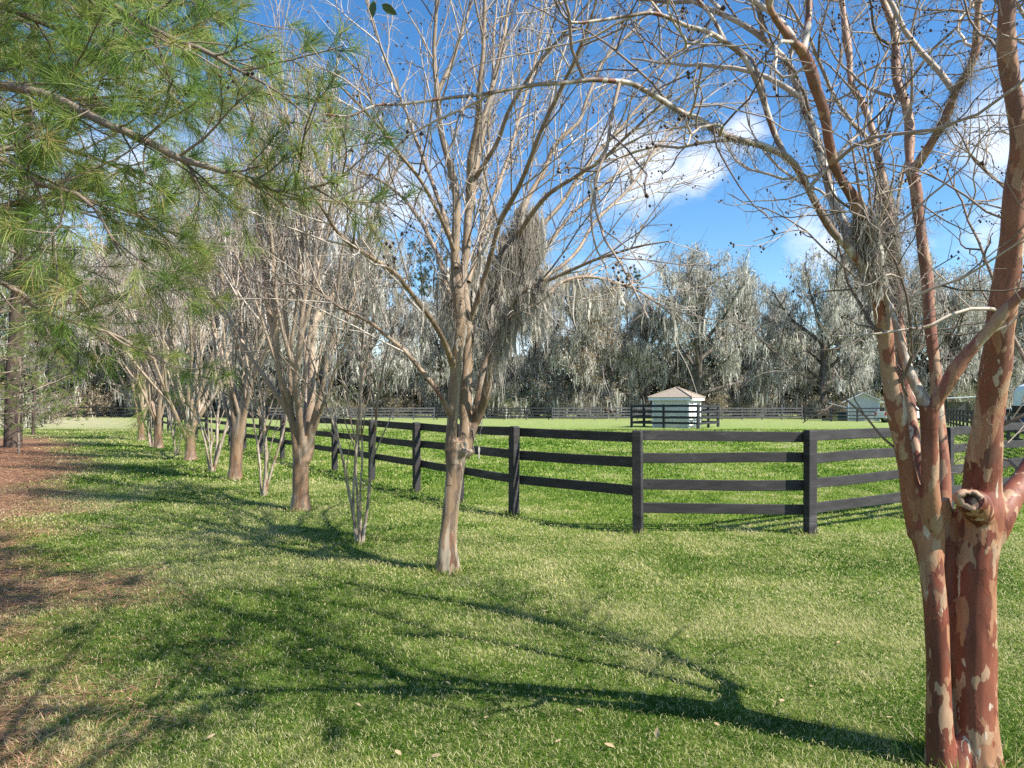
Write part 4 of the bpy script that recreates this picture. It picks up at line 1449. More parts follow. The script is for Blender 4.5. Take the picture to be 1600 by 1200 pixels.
# ------------------------------------------------------------------ the row behind
def crape(base, label, seed, H, th, tr, nst, stems=None, spread=(.14, .42), mat='bark_row', voxel=.025, dens=1.0, twr=1.0, moss=.15, fork=True):
    rg = random.Random(seed)
    gg = np.random.default_rng(seed)
    bx, by = base
    org = (bx, by, 0.0)
    T = tag(empty('crape_myrtle', org), label, 'tree', 'row of crape myrtles')
    polys = []
    ln = Vector((rg.uniform(-.06, .06), rg.uniform(-.06, .06), 1))
    polys.append(([Vector((bx, by, -.12)), Vector((bx, by, .05)), Vector((bx, by, .3)) + Vector((ln.x * .3, ln.y * .3, 0)), Vector((bx + ln.x * th * .7, by + ln.y * th * .7, th * .7)), Vector((bx + ln.x * th, by + ln.y * th, th))],
                  [tr * 1.9, tr * 1.32, tr * 1.02, tr * .98, tr * 1.05]))
    top = polys[0][0][-1]
    st = []
    if stems:
        for r in stems:
            st.append(aslist(survey(r, .18, .05, seed)))
    az = rg.uniform(0, 6.28)
    while len(st) < nst:
        az += 6.283 / nst + rg.uniform(-.3, .3)
        pol = rg.uniform(*spread)
        d = Vector((math.sin(pol) * math.cos(az), math.sin(pol) * math.sin(az), math.cos(pol)))
        L = (H - th) / max(math.cos(pol), .5) * rg.uniform(.82, 1.05)
        r0 = tr * rg.uniform(.36, .56)
        st.append(shoot(top - Vector((0, 0, rg.uniform(.15, .55) * th)) + Vector((d.x, d.y, 0)) * tr * .8, d, L, r0, .006, 18, .085, .012, rg))
    # stems fork as they rise
    forks = []
    if fork:
        for s in st:
            forks += offshoots(s, rg.choice((2, 3, 3, 4)), .10, .5, (.16, .4), (H * .40, H * .64), 13, .09, .04, tr * .4, rg, .12, .2)
    fus = []
    allst = polys + st + forks
    for pt, rd in allst:
        pt = np.array(pt)
        rd = np.array(rd)
        k = int(np.sum(rd > voxel * 1.6))
        if k >= 3:
            fus.append((pt[:k], rd[:k]))
    trunk = MB()
    if fus:
        fuse(trunk, fus, voxel, tr * .10, 5.0, 12, seed, 3)
    tubes(trunk, thin_ends(allst, voxel * 1.6, .95, 2), 7)
    trunk.build('trunk', M[mat], T, org)
    lv = [dict(n=0, per=4.3 * dens, t0=.36, t1=1, ang=(.25, .62), L=(.5, 1.9), k=6, wig=.12, up=.08, r=.014 * twr, tip=.4, fall=.4),
          dict(n=0, per=5.2 * dens, t0=.2, t1=1, ang=(.35, .9), L=(.25, .8), k=5, wig=.18, up=.03, r=.0068 * twr, tip=.5, fall=.3),
          dict(n=0, per=2.6 * dens, t0=.2, t1=1, ang=(.4, 1.0), L=(.12, .42), k=4, wig=.22, up=.02, r=.0042 * twr, tip=.6, fall=.3)]
    a1, a2, a3 = ramify(st + forks, lv, rg)
    cr = MB()
    tubes(cr, a1, 4, 'rand', gg)
    tubes(cr, a2, 3, 'rand', gg)
    tubes(cr, a3, 3, 'rand', gg)
    cr.build('branches', M['twig'], T, org)
    if moss:
        ms = MB()
        an = polypts(a1 + st, gg, 1)
        an = an[gg.random(len(an)) < moss]
        an = np.repeat(an, 5, axis=0) + gg.normal(size=(len(an) * 5, 3)) * .05
        strips(ms, an, (.1, .7), (.02, .05), gg, 5, .2)
        ms.build('moss_foliage', M['moss'], T, org)
    return T


def GP(px, py):
    D = EYE * F / (py - HY)
    return ((px - 800) * D / F, D)


D2 = GP(470, 797)[1]
s470 = [[(470, 720, D2, 15), (461, 680, D2, 13), (448, 628, D2 - .1, 11), (440, 590, D2 - .2, 11), (432, 540, D2 - .3, 10), (420, 480, D2 - .4, 9), (413, 420, D2 - .5, 8), (405, 350, D2 - .6, 7), (398, 250, D2 - .7, 5), (388, 150, D2 - .8, 2.5)],
        [(472, 720, D2, 15), (471, 680, D2 - .1, 12), (464, 625, D2 - .3, 11), (463, 570, D2 - .5, 10), (471, 510, D2 - .6, 9), (478, 440, D2 - .7, 7), (480, 340, D2 - .8, 6), (470, 230, D2 - .9, 4), (462, 130, D2 - 1, 2)],
        [(474, 722, D2, 16), (484, 690, D2 + .1, 17), (487, 640, D2 + .2, 14), (487, 570, D2 + .3, 13), (491, 490, D2 + .4, 12), (496, 410, D2 + .5, 10), (501, 310, D2 + .6, 8), (511, 210, D2 + .7, 5), (522, 110, D2 + .8, 2.5)],
        [(474, 718, D2 + .03, 13), (484, 690, D2 + .05, 13), (497, 630, D2 - .1, 10), (506, 590, D2 - .2, 9), (519, 525, D2 - .3, 8), (542, 452, D2 - .4, 7), (572, 380, D2 - .5, 5), (602, 300, D2 - .6, 3)],
        [(473, 710, D2 + .05, 13), (480, 640, D2 + .4, 11), (479, 560, D2 + .8, 10), (470, 470, D2 + 1.1, 8), (452, 380, D2 + 1.4, 6), (430, 280, D2 + 1.7, 4), (418, 180, D2 + 1.9, 2)]]
crape(GP(470, 797), 'orange-streaked crape myrtle with a straight round trunk, behind the slim leafy clump', 301, 8.3, 1.25, .135, 6, s470, voxel=.02)
crape(GP(367, 750), 'large crape myrtle forking low into many pale stems, dark at its base', 302, 8.6, 1.25, .15, 8, voxel=.025, twr=1.15)
crape(GP(298, 720), 'wide-forking crape myrtle with striped shade across its tapered trunk', 303, 8.4, 1.2, .155, 8, voxel=.03, twr=1.35, dens=.9)
crape(GP(248, 700), 'brown crape myrtle with a stout short trunk, next to the last of the large ones', 304, 8.6, 1.3, .16, 8, voxel=.035, twr=1.6, dens=.8)
crape(GP(221, 688), 'farthest crape myrtle of the row, with a narrow waist and dark low fork', 305, 8.5, 1.3, .16, 8, voxel=.04, twr=1.8, dens=.75, moss=.1)


def slim(base, label, seed, H, n, r, lean, leafy=True, twr=1.0):
    rg = random.Random(seed)
    gg = np.random.default_rng(seed)
    bx, by = base
    org = (bx, by, 0.0)
    T = tag(empty('slim_crape_myrtle', org), label, 'tree', 'slim clumps between the crape myrtles')
    st = []
    for i in range(n):
        az = i * 6.283 / n + rg.uniform(-.5, .5)
        pol = rg.uniform(.05, .26)
        d = Vector((math.sin(pol) * math.cos(az) + lean, math.sin(pol) * math.sin(az), math.cos(pol)))
        st.append(shoot(Vector((bx + .025 * math.cos(az), by + .025 * math.sin(az), -.1)), d, H * rg.uniform(.75, 1.05), r * rg.uniform(.6, 1.1), .006, 16, .10, .012, rg))
    fk = []
    for s in st:
        fk += offshoots(s, 4, .2, .75, (.2, .5), (H * .25, H * .5), 9, .1, .04, r * .5, rg, .2, .3)
    tr = MB()
    f = [(np.array(p)[:k], np.array(q)[:k]) for p, q in st for k in [int(np.sum(np.array(q) > .02))] if k > 3]
    if f:
        fuse(tr, f, .012 * twr, .006, 9, 10, seed, 2)
    tubes(tr, [(np.array(p), np.array(q) * .96) for p, q in st + fk], 7)
    tr.build('trunk', M['bark_slim'], T, org)
    lv = [dict(n=0, per=2.4, t0=.42, t1=1, ang=(.3, .8), L=(.3, 1.0), k=5, wig=.15, up=.05, r=.006 * twr, tip=.4, fall=.4),
          dict(n=0, per=3.4, t0=.2, t1=1, ang=(.35, .9), L=(.15, .5), k=4, wig=.2, up=.03, r=.0036 * twr, tip=.5, fall=.3)]
    a1, a2 = ramify(st + fk, lv, rg)
    cr = MB()
    tubes(cr, a1 + a2, 3, 'rand', gg)
    cr.build('branches', M['twig'], T, org)
    if leafy:
        lf = MB()
        an = polypts(a2, gg, 2, .03)
        an = an[(an[:, 2] > H * .3) & (an[:, 2] < H * .85) & (gg.random(len(an)) < .5)]
        leaves(lf, an, (.025 * twr, .06 * twr), gg, .5)
        lf.build('leaves', M['green_leaf'], T, org)
    ms = MB()
    an = polypts(a1, gg, 1)
    an = an[gg.random(len(an)) < .05]
    an = np.repeat(an, 5, axis=0) + gg.normal(size=(len(an) * 5, 3)) * .04
    strips(ms, an, (.08, .4), (.015, .035), gg, 5, .2)
    ms.build('moss_foliage', M['moss'], T, org)


slim(GP(562, 848), 'slim multi-stemmed clump with a few green leaves beside the mossy crape myrtle', 401, 4.2, 5, .025, .05)
slim(GP(412, 775), 'slim grey clump of leaning stems just left of the orange-streaked crape myrtle', 402, 4.6, 4, .036, .06)
slim(GP(331, 738), 'slim pale clump left of the low-forked crape myrtle with a dark base', 403, 4.8, 5, .045, .05, twr=1.3)
slim(GP(275, 711), 'thin twin-stemmed clump leaning right, beside the wide-forking striped crape myrtle', 404, 4.5, 3, .055, .06, False, 1.5)
slim(GP(236, 698), 'thin pale clump squeezed between the two farthest large crape myrtles', 405, 4.5, 3, .06, .04, False, 1.7)


# ------------------------------------------------------------------ longer grass round the posts and trunks
g = np.random.default_rng(66)
tm = MB()
spots = [(x, y, .11, 40) for x, y in FEET if y < 32] + [(P(1505, 1196, 3.57)[0], 3.57, .22, 170), (P(700, 893, 7.7)[0], 7.7, .2, 130)] + [(*GP(px, py), .2, 70) for px, py in ((562, 848), (470, 797), (412, 775), (367, 750), (331, 738), (298, 720))]
for x, y, r, n in spots:
    a_ = g.random(n) * 6.283
    rr = r * (.75 + .7 * g.random(n))
    A = np.stack([x + rr * np.cos(a_), y + rr * np.sin(a_), np.zeros(n)], 1)
    d_ = np.stack([np.cos(a_) * .3, np.sin(a_) * .3, np.ones(n)], 1)
    tufts(tm, A, d_ / np.linalg.norm(d_, axis=1, keepdims=True), 2, (.05, .15), .0035 + .0006 * y, g, .35, True, 0.0, (.1, .9))
tag(tm.build('grass_tufts', M['grass']), 'unmown grass left standing round the post feet and trunks', 'grass', kind='stuff')
# ------------------------------------------------------------------ pines, left
def pine_parts(T, org, limbs, trunkp, g, rng, lv, nn, L, w, bend, tipr=.10, mat='needle', n1=5, n2=4, mats=('bark_pine', 'pine_limb'), along=2, dead=0.0, lo=0.0, spread=.75):
    if trunkp:
        tr = MB()
        tubes(tr, [(np.array(p), np.array(r)) for p, r in trunkp], 14)
        tr.build('trunk', M[mats[0]], T, org)
    lv_ = ramify(limbs, lv, rng)
    lb = MB()
    tubes(lb, [(np.array(p), np.array(r)) for p, r in limbs], n1 + 3, 'rand', g)
    for a in lv_:
        tubes(lb, a, n1 if a is lv_[0] else n2, 'rand', g)
    lb.build('limbs', M[mats[1]], T, org)
    anc, dr = tips(lv_[-1])
    A, Dr = [anc], [dr]
    for p, _ in lv_[-1]:
        for _k in range(along):
            i = rng.randrange(len(p) // 2, len(p))
            A.append(np.asarray(p[i])[None] if True else 0)
            Dr.append(np.asarray((Vector(p[i]) - Vector(p[i - 1])).normalized())[None])
    A, Dr = np.concatenate(A), np.concatenate(Dr)
    nd = MB()
    tufts(nd, A, Dr, nn, L, w, g, spread, bend)
    nd.build('needles', M[mat], T, org)
    if dead:
        dd = MB()
        k = g.random(len(A)) < dead
        a = A[k] + g.normal(size=(int(k.sum()), 3)) * .05
        d = np.tile([0, 0, -1.0], (len(a), 1))
        tufts(dd, a, d, 14, L, w, g, .25, bend)
        dd.build('dead_needles', M['needle_dead'], T, org)
    return lv_


rng = random.Random(77)
g = np.random.default_rng(77)
# near pine: trunk stands left of the view, limbs reach in
org = (-7.3, 5.6, 0.0)
T = tag(empty('pine_tree', org), 'near pine whose long-needled limbs reach in from the upper left over the lawn', 'tree', 'pines along the left edge')
tk = [shoot((-7.3, 5.6, -.2), (0.01, 0, 1), 17, .23, .10, 20, .02, .01, rng)]
L_ = []
for rows in (
    [(-580, 60, 5.6, 30), (-300, 90, 5.5, 26), (0, 133, 5.3, 14), (80, 150, 5.25, 13), (150, 187, 5.2, 12), (200, 207, 5.15, 11.5), (270, 243, 5.1, 11), (330, 262, 5.05, 9), (380, 278, 5, 7.5), (440, 300, 4.95, 6), (500, 290, 4.9, 5), (545, 268, 4.85, 3)],
    [(-500, -330, 5.6, 26), (-100, -160, 5.4, 16), (100, -50, 5.2, 12), (170, 0, 5.15, 10), (210, 30, 5.1, 9), (260, 55, 5.05, 8.5), (310, 75, 5, 8), (360, 102, 4.95, 6), (410, 128, 4.9, 4), (455, 160, 4.85, 2.5)],
    [(-560, 130, 5.6, 24), (-250, 170, 5.9, 16), (0, 180, 6.1, 10), (60, 165, 6.2, 8), (130, 155, 6.3, 6), (210, 150, 6.4, 4), (290, 165, 6.5, 2.5)],
    [(-580, 150, 5.6, 24), (-250, 210, 5.3, 16), (0, 250, 5.1, 9), (60, 285, 5, 8), (120, 302, 4.95, 6), (160, 345, 4.9, 4), (190, 400, 4.9, 2.5)],
    [(-580, 240, 5.6, 20), (-250, 300, 6.0, 13), (0, 322, 6.3, 9), (50, 308, 6.4, 8), (130, 310, 6.5, 6), (220, 335, 6.6, 4), (270, 390, 6.7, 2.5)],
    [(-580, 330, 5.6, 20), (-250, 400, 6.0, 13), (0, 440, 6.3, 8), (50, 475, 6.4, 7), (110, 500, 6.5, 5), (190, 530, 6.6, 4), (240, 560, 6.7, 2.5)],
    [(-500, -180, 5.6, 24), (-200, -60, 5.9, 15), (0, 10, 6.1, 9), (70, 40, 6.2, 8), (140, 62, 6.3, 7), (230, 66, 6.4, 5), (310, 40, 6.5, 3)],
    [(-480, -420, 5.6, 24), (-100, -200, 6.0, 13), (80, -110, 6.2, 9), (200, -70, 6.3, 7), (290, -20, 6.4, 5), (345, 40, 6.5, 2.5)],
    [(-560, 40, 5.6, 22), (-250, 60, 6.6, 14), (-20, 80, 7.2, 9), (80, 105, 7.4, 7), (160, 100, 7.5, 5), (250, 120, 7.6, 3)],
    [(-560, 200, 5.6, 22), (-250, 250, 6.6, 14), (-20, 235, 7.2, 9), (80, 230, 7.4, 7), (170, 255, 7.5, 5), (260, 300, 7.6, 3)],
    [(-520, -90, 5.6, 22), (-200, -20, 6.6, 14), (-20, 30, 7.4, 9), (90, 20, 7.7, 7), (190, 0, 7.9, 5), (290, 10, 8, 3)],
):
    L_.append(aslist(survey(rows, .12, .03, len(L_))))
lv = [dict(n=0, per=5.4, t0=.40, t1=1, ang=(.35, .95), L=(.45, 1.5), k=7, wig=.14, up=.02, r=.010, tip=.45, fall=.3, flat=.35),
      dict(n=0, per=5.0, t0=.25, t1=1, ang=(.3, .9), L=(.15, .5), k=5, wig=.16, up=.03, r=.005, tip=.6, fall=.3)]
pine_parts(T, org, L_, tk, g, rng, lv, 42, (.12, .23), .0034, True, dead=.012, along=1, spread=.52)


def pine(base, label, seed, H, r, h0, nl, Lm, nn, L, w, lv, rand_lean=.02, lowdead=0, bend=False, mat='needle_far', group='pines along the left edge', along=1):
    rg = random.Random(seed)
    gg = np.random.default_rng(seed)
    org = (base[0], base[1], 0.0)
    T = tag(empty('pine_tree', org), label, 'tree', group)
    tk = shoot((base[0], base[1], -.3), (rg.uniform(-1, 1) * rand_lean, rg.uniform(-1, 1) * rand_lean, 1), H, r, r * .25, 22, .018, .012, rg)
    lim = []
    for i in range(nl):
        t = h0 / H + (1 - h0 / H) * (i + rg.random()) / nl
        k = min(int(t * 21), 20)
        p = Vector(tk[0][k]).lerp(Vector(tk[0][k + 1]), t * 21 - k)
        az = i * 2.4 + rg.uniform(-.5, .5)
        el = -.15 + .75 * t + rg.uniform(-.15, .15)
        LL_ = Lm * (1.15 - .75 * ((t - h0 / H) / (1 - h0 / H)) ** 1.5) * rg.uniform(.7, 1.1)
        lim.append(shoot(p, (math.cos(az) * math.cos(el), math.sin(az) * math.cos(el), math.sin(el)), LL_, r * .22, .012, 9, .10, .03, rg))
    pine_parts(T, org, lim, [tk], gg, rg, lv, nn, L, w, bend, mat=mat, n1=4, n2=3, along=along, spread=.8)
    if lowdead:
        db = MB()
        pol = []
        for i in range(lowdead):
            h = rg.uniform(.25, 1) * h0
            k = min(int(h / H * 21), 20)
            az = rg.uniform(0, 6.28)
            pol.append(shoot(tk[0][k], (math.cos(az), math.sin(az), rg.uniform(-.3, .3)), rg.uniform(.8, 3), .03, .008, 7, .14, -.02, rg))
        sub = ramify(pol, [dict(n=0, per=2.5, t0=.3, t1=1, ang=(.4, 1), L=(.3, 1), k=4, wig=.2, up=-.02, r=.012, tip=.5)], rg)[0]
        tubes(db, pol + sub, 4, 'rand', gg)
        db.build('dead_limbs', M['pine_limb'], T, org)
    return T


lvm = [dict(n=0, per=2.6, t0=.25, t1=1, ang=(.4, .9), L=(.5, 1.5), k=5, wig=.15, up=.04, r=.014, tip=.45, fall=.4, flat=.3),
       dict(n=0, per=3.0, t0=.3, t1=1, ang=(.35, .9), L=(.25, .6), k=4, wig=.15, up=.04, r=.008, tip=.6, fall=.3)]
pine((P(20, 700, 29.6)[0], 29.6), 'dark-trunked pine rising beside the thin leafy sapling at the left edge', 501, 21, .34, 6.2, 46, 4.6, 16, (.14, .26), .012, lvm, .03, 16, mat='needle')
pine((-27.5, 36), 'slender pine behind the dark-trunked one, at the far left edge', 502, 20, .2, 7, 34, 3.8, 14, (.16, .28), .015, lvm, .03, 10, mat='needle')
pine((-16.5, 17.5), 'pine outside the left edge whose low bright boughs droop into view above the needle litter', 503, 13, .2, 3.4, 30, 3.7, 20, (.12, .22), .007, lvm, .02, 6, mat='needle')
pine((-25.5, 24), 'tall pine at the left edge filling the sky behind the near boughs', 504, 19, .26, 6.5, 40, 5.0, 18, (.14, .26), .011, lvm, .02, 10, mat='needle')

pine((P(-18, 700, 26)[0], 26.0), 'young bright green pine crowding the left edge beside the dark pine trunk', 505, 9.5, .12, 1.6, 40, 2.5, 20, (.12, .22), .009, lvm, .02, 0, mat='needle')
pine((P(52, 690, 42)[0], 42.0), 'small bushy pine in the shade behind the thin leafy sapling', 506, 7, .10, 1.2, 34, 2.2, 18, (.14, .24), .012, lvm, .02, 0, mat='needle')

# thin sapling and small weeds by the pine trunk
rg = random.Random(9)
gg = np.random.default_rng(9)
sx0, sy0 = GP(29, 709)
T = tag(empty('sapling', (sx0, sy0, 0)), 'thin leafy sapling growing beside the dark pine trunk', 'sapling')
s = shoot((sx0, sy0, -.1), (.02, 0, 1), 3.6, .05, .012, 10, .04, .01, rg)
b1, b2 = ramify([s], [dict(n=16, t0=.2, t1=1, ang=(.7, 1.2), L=(.5, 1.5), k=5, wig=.15, up=0, r=.014, tip=.5), dict(n=5, t0=.3, t1=1, ang=(.5, 1), L=(.2, .5), k=4, wig=.2, up=0, r=.007, tip=.5)], rg)
m = MB()
tubes(m, [s] + b1 + b2, 5, 'rand', gg)
m.build('trunk', M['pine_limb'], T, (sx0, sy0, 0))
m = MB()
leaves(m, polypts(b1 + b2, gg, 5, .06), (.07, .15), gg, .5)
m.build('leaves', M['oak_leaf'], T, (sx0, sy0, 0))

# evergreen behind the viewer: its crown shades the near lawn, one spray dips into view
rng = random.Random(31)
g = np.random.default_rng(31)
org = (3.0, -2.6, 0.0)
T = tag(empty('evergreen_tree', org), 'broad-leaved evergreen standing behind the viewer, one leafy twig dipping into the top of the view', 'tree')
tk = shoot((3.0, -2.6, -.2), (-.05, .03, 1), 5.2, .20, .12, 10, .05, .01, rng)
tgt = []
for px, py, z in ((40, 935, 4.9), (110, 985, 4.8), (20, 1060, 4.6), (60, 1150, 4.4), (200, 910, 5.1), (330, 1005, 5.0), (255, 1020, 4.9), (290, 1130, 4.6), (380, 1110, 4.5), (120, 1120, 4.6), (40, 890, 5.3), (370, 985, 5.2), (520, 1150, 4.6), (480, 1010, 5.4)):
    D = EYE * F / (py - HY)
    k = z / math.tan(SUN_EL)
    tgt.append(Vector(((px - 800) * D / F + .868 * k, D - .496 * k, z)))
tgt += [Vector((-.60, 3.0, 3.66)), Vector((-.72, 3.05, 3.70))]
lim, cl = [], []
for i, q in enumerate(tgt):
    a = Vector(tk[0][rng.randrange(5, 10)])
    mid = a.lerp(q, .5) + Vector((0, 0, .7 + .3 * rng.random()))
    p_, r_ = spline([[*a, .05], [*a.lerp(mid, .5), .035], [*mid, .025], [*mid.lerp(q, .55), .015], [*q, .006]], .25)
    lim.append(([Vector(x) for x in p_], list(r_)))
m = MB()
tubes(m, [tk], 12, 'rand', g)
m.build('trunk', M['bark_oak'], T, org)
sub = []
lfp = []
for i, q in enumerate(tgt[:-2]):
    for k in range(9):
        d = rv(rng)
        s_ = shoot(q, (d.x, d.y, d.z * .5), rng.uniform(.15, .42), .006, .002, 5, .2, 0, rng)
        sub.append(s_)
        lfp.append(polypts([s_], g, 5, .03))
m = MB()
tubes(m, lim + sub, 5, 'rand', g)
m.build('limbs', M['twig_near'], T, org)
m = MB()
leaves(m, np.concatenate(lfp), (.07, .12), g, .45)
for q, dv, s_ in ((Vector((-.555, 3.0, 3.535)), Vector((.8, 0, -.55)), .075), (Vector((-.60, 3.05, 3.58)), Vector((-.1, 0, -1)), .07), (Vector((-.57, 3.0, 3.62)), Vector((.9, .2, .3)), .08), (Vector((-.66, 3.0, 3.64)), Vector((-.9, .1, .1)), .08)):
    d = dv.normalized()
    sd = d.cross(Vector((.2, 1, .3))).normalized()
    nn_ = d.cross(sd)
    vv, ff = [], []
    pr = [(0, .02), (.2, .26), (.5, .34), (.8, .2), (1, 0.01)]
    for t_, w_ in pr:
        for e in (-1, 0, 1):
            vv.append(q + d * (t_ * s_) + sd * (e * w_ * s_ * .72) + nn_ * (abs(e) * .1 * s_ * w_ - .15 * s_ * t_ * t_))
    for a in range(4):
        for e in range(2):
            ff.append([a * 3 + e, a * 3 + e + 1, a * 3 + e + 4, a * 3 + e + 3])
    m.add(np.array(vv), [np.array(ff)], .7)
m.build('leaves', M['green_leaf'], T, org)


# ------------------------------------------------------------------ far woods: moss-hung oaks
def oak_proto(seed, H=20.0, R=9.0, leafn=22, mossn=3, leafmat='oak_leaf', name='oak_tree', limbs=9, trunk=.55, mossL=(.3, 2.2), leafs=(.12, .30), twigs=True, low=.16):
    rg = random.Random(seed)
    gg = np.random.default_rng(seed)
    T = empty(name)
    tk = shoot((0, 0, -.3), (rg.uniform(-.1, .1), rg.uniform(-.1, .1), 1), H * .5, trunk, trunk * .5, 9, .07, .02, rg)
    lim = []
    az = rg.uniform(0, 6)
    for i in range(limbs):
        t = low * 2 + (1 - low * 2) * i / limbs
        k = min(int(t * 8), 7)
        p = Vector(tk[0][k]).lerp(Vector(tk[0][k + 1]), t * 8 - k)
        az += 2.4 + rg.uniform(-.4, .4)
        pol = 1.25 - .85 * i / limbs + rg.uniform(-.12, .12)
        L = R * rg.uniform(.8, 1.15) if i < limbs * .6 else H * .5 * rg.uniform(.8, 1.05)
        lim.append(shoot(p, (math.sin(pol) * math.cos(az), math.sin(pol) * math.sin(az), math.cos(pol)), L, trunk * .42, .05, 10, .16, .055, rg))
    for i in range(3):
        az += 2.1
        pol = rg.uniform(.1, .4)
        lim.append(shoot(tk[0][-1], (math.sin(pol) * math.cos(az), math.sin(pol) * math.sin(az), math.cos(pol)), H * .5 * rg.uniform(.8, 1.0), trunk * .42, .04, 9, .13, .04, rg))
    b1, b2 = ramify(lim, [dict(n=9, t0=.25, t1=1, ang=(.4, 1.0), L=(H * .10, H * .24), k=6, wig=.2, up=.05, r=.09, tip=.35, fall=.45),
                          dict(n=6, t0=.25, t1=1, ang=(.4, 1.1), L=(H * .05, H * .11), k=5, wig=.22, up=.03, r=.04, tip=.4, fall=.4)], rg)
    m = MB()
    tubes(m, [tk] + lim, 8, 'rand', gg)
    m.build('trunk', M['bark_oak'], T)
    m = MB()
    tubes(m, b1, 5, 'rand', gg)
    tubes(m, b2, 3, 'rand', gg)
    if twigs:
        b3 = ramify(b2, [dict(n=4, t0=.3, t1=1, ang=(.4, 1), L=(.5, 1.3), k=4, wig=.2, up=.03, r=.02, tip=.5)], rg)[0]
        tubes(m, b3, 3, 'rand', gg)
    else:
        b3 = b2
    m.build('branches', M['limb_far'], T)
    if leafn:
        m = MB()
        an = polypts(b2, gg, leafn, .34)
        leaves(m, an, leafs, gg, .5)
        m.build('leaves', M[leafmat], T)
    if mossn:
        m = MB()
        an = polypts(b2 + b1, gg, mossn, .05)
        an = np.repeat(an, 5, axis=0) + gg.normal(size=(len(an) * 5, 3)) * np.array([.16, .16, .12])
        an = an[gg.random(len(an)) < .6]
        strips(m, an, mossL, (.04, .12), gg, 7, .34)
        an = polypts(b2, gg, mossn * 3, .22)
        an[:, 2] -= gg.random(len(an)) ** 2 * 1.3
        leaves(m, an, (.18, .55), gg, .30, 1.1)
        m.build('moss_foliage', M['moss'], T)
    return T


def bush_proto(seed, H, W, n, mat, name, mossy=0):
    rg = random.Random(seed)
    gg = np.random.default_rng(seed)
    T = empty(name)
    st = []
    for i in range(14):
        az = rg.uniform(0, 6.28)
        pol = rg.uniform(.1, .9)
        st.append(shoot((rg.uniform(-.3, .3) * W, rg.uniform(-.3, .3) * W, -.1), (math.sin(pol) * math.cos(az), math.sin(pol) * math.sin(az), math.cos(pol)), H * rg.uniform(.6, 1.1), .04, .01, 7, .2, .0, rg))
    b1, b2 = ramify(st, [dict(n=8, t0=.15, t1=1, ang=(.4, 1.1), L=(H * .2, H * .5), k=5, wig=.25, up=.02, r=.025, tip=.5), dict(n=5, t0=.2, t1=1, ang=(.4, 1.1), L=(H * .1, H * .25), k=4, wig=.25, up=.0, r=.014, tip=.5)], rg)
    m = MB()
    tubes(m, st + b1, 4, 'rand', gg)
    tubes(m, b2, 3, 'rand', gg)
    m.build('stems', M['twig'], T)
    m = MB()
    leaves(m, polypts(b2, gg, n, .15), (.10, .22), gg, .6)
    m.build('leaves', M[mat], T)
    if mossy:
        m = MB()
        an = polypts(b1, gg, mossy, .1)
        strips(m, an, (.4, 1.8), (.05, .15), gg, 6, .12)
        m.build('moss_foliage', M['moss'], T)
    return T


protos = {'A': oak_proto(601, leafn=7, mossn=2), 'B': oak_proto(602, R=10, leafn=6, mossn=3), 'C': oak_proto(603, R=8, leafn=8, mossn=2, limbs=8), 'D': oak_proto(604, leafn=3, mossn=2, R=8.5),
          'R': oak_proto(605, R=5.5, leafn=13, mossn=2, leafmat='rust_leaf', name='rusty_tree', trunk=.35), 'T': oak_proto(606, R=6, leafn=1, mossn=2, name='bare_tree', trunk=.3, mossL=(.3, 1.8))}
used = set()
WOOD = [  # photo x, distance, kind, height, label
    (-60, 108, 'B', 29, 'moss-hung oak at the far left end of the woods'),
    (40, 112, 'A', 31, 'oak hung with moss behind the dark-trunked pine'),
    (105, 108, 'D', 29, 'grey oak with pale moss curtains above the vine-grown far fence'),
    (165, 112, 'T', 29, 'bare brushy tree behind the middle of the vine-grown far fence'),
    (205, 104, 'B', 28, 'moss-hung oak at the right end of the vine-grown far fence'),
    (262, 110, 'T', 30, 'bare grey tree behind the farthest crape myrtles'),
    (322, 106, 'D', 30, 'mossy bare oak behind the wide-forking crape myrtle'),
    (385, 112, 'C', 30, 'leafy oak behind the low-forked crape myrtle'),
    (440, 100, 'D', 28, 'mossy oak behind the orange-streaked crape myrtle'),
    (512, 98, 'B', 26, 'moss-curtained oak over the left part of the sunlit far fence'),
    (580, 108, 'D', 27, 'thin mossy oak behind the slim leafy clump'),
    (632, 118, 'T', 20, 'bare tree showing sky through it, left of the tall mossy crape myrtle'),
    (700, 108, 'A', 21, 'oak behind the trunk of the tall mossy crape myrtle'),
    (768, 98, 'B', 20, 'dark-stemmed oak with long moss over the start of the dark fence stretch'),
    (838, 104, 'D', 22, 'mossy oak behind the two long beards of moss'),
    (905, 93, 'R', 20.5, 'rust-leaved tree among the grey oaks'),
    (958, 103, 'B', 20, 'oak with pale moss curtains right of the rust-leaved tree'),
    (1010, 97, 'D', 18, 'low mossy oak behind the left side of the hip-roofed shed'),
    (1088, 92, 'A', 23, 'broad round-topped oak behind the hip-roofed shed'),
    (1150, 97, 'C', 20.5, 'oak with grey-green crown right of the round-topped one'),
    (1205, 108, 'B', 19.5, 'lower mossy oak in the dip of the skyline'),
    (1285, 92, 'C', 22.5, 'tall dark-trunked oak left of the pale barn'),
    (1352, 102, 'A', 21, 'oak behind the gable of the pale barn'),
    (1425, 100, 'B', 23, 'mossy oak behind the white metal roofs'),
    (1500, 96, 'C', 21, 'oak behind the open shelter'),
    (1575, 100, 'A', 22, 'oak behind the horse trailer'),
    (1660, 94, 'B', 22, 'moss-hung oak at the far right end of the woods'),
]
rg = random.Random(88)
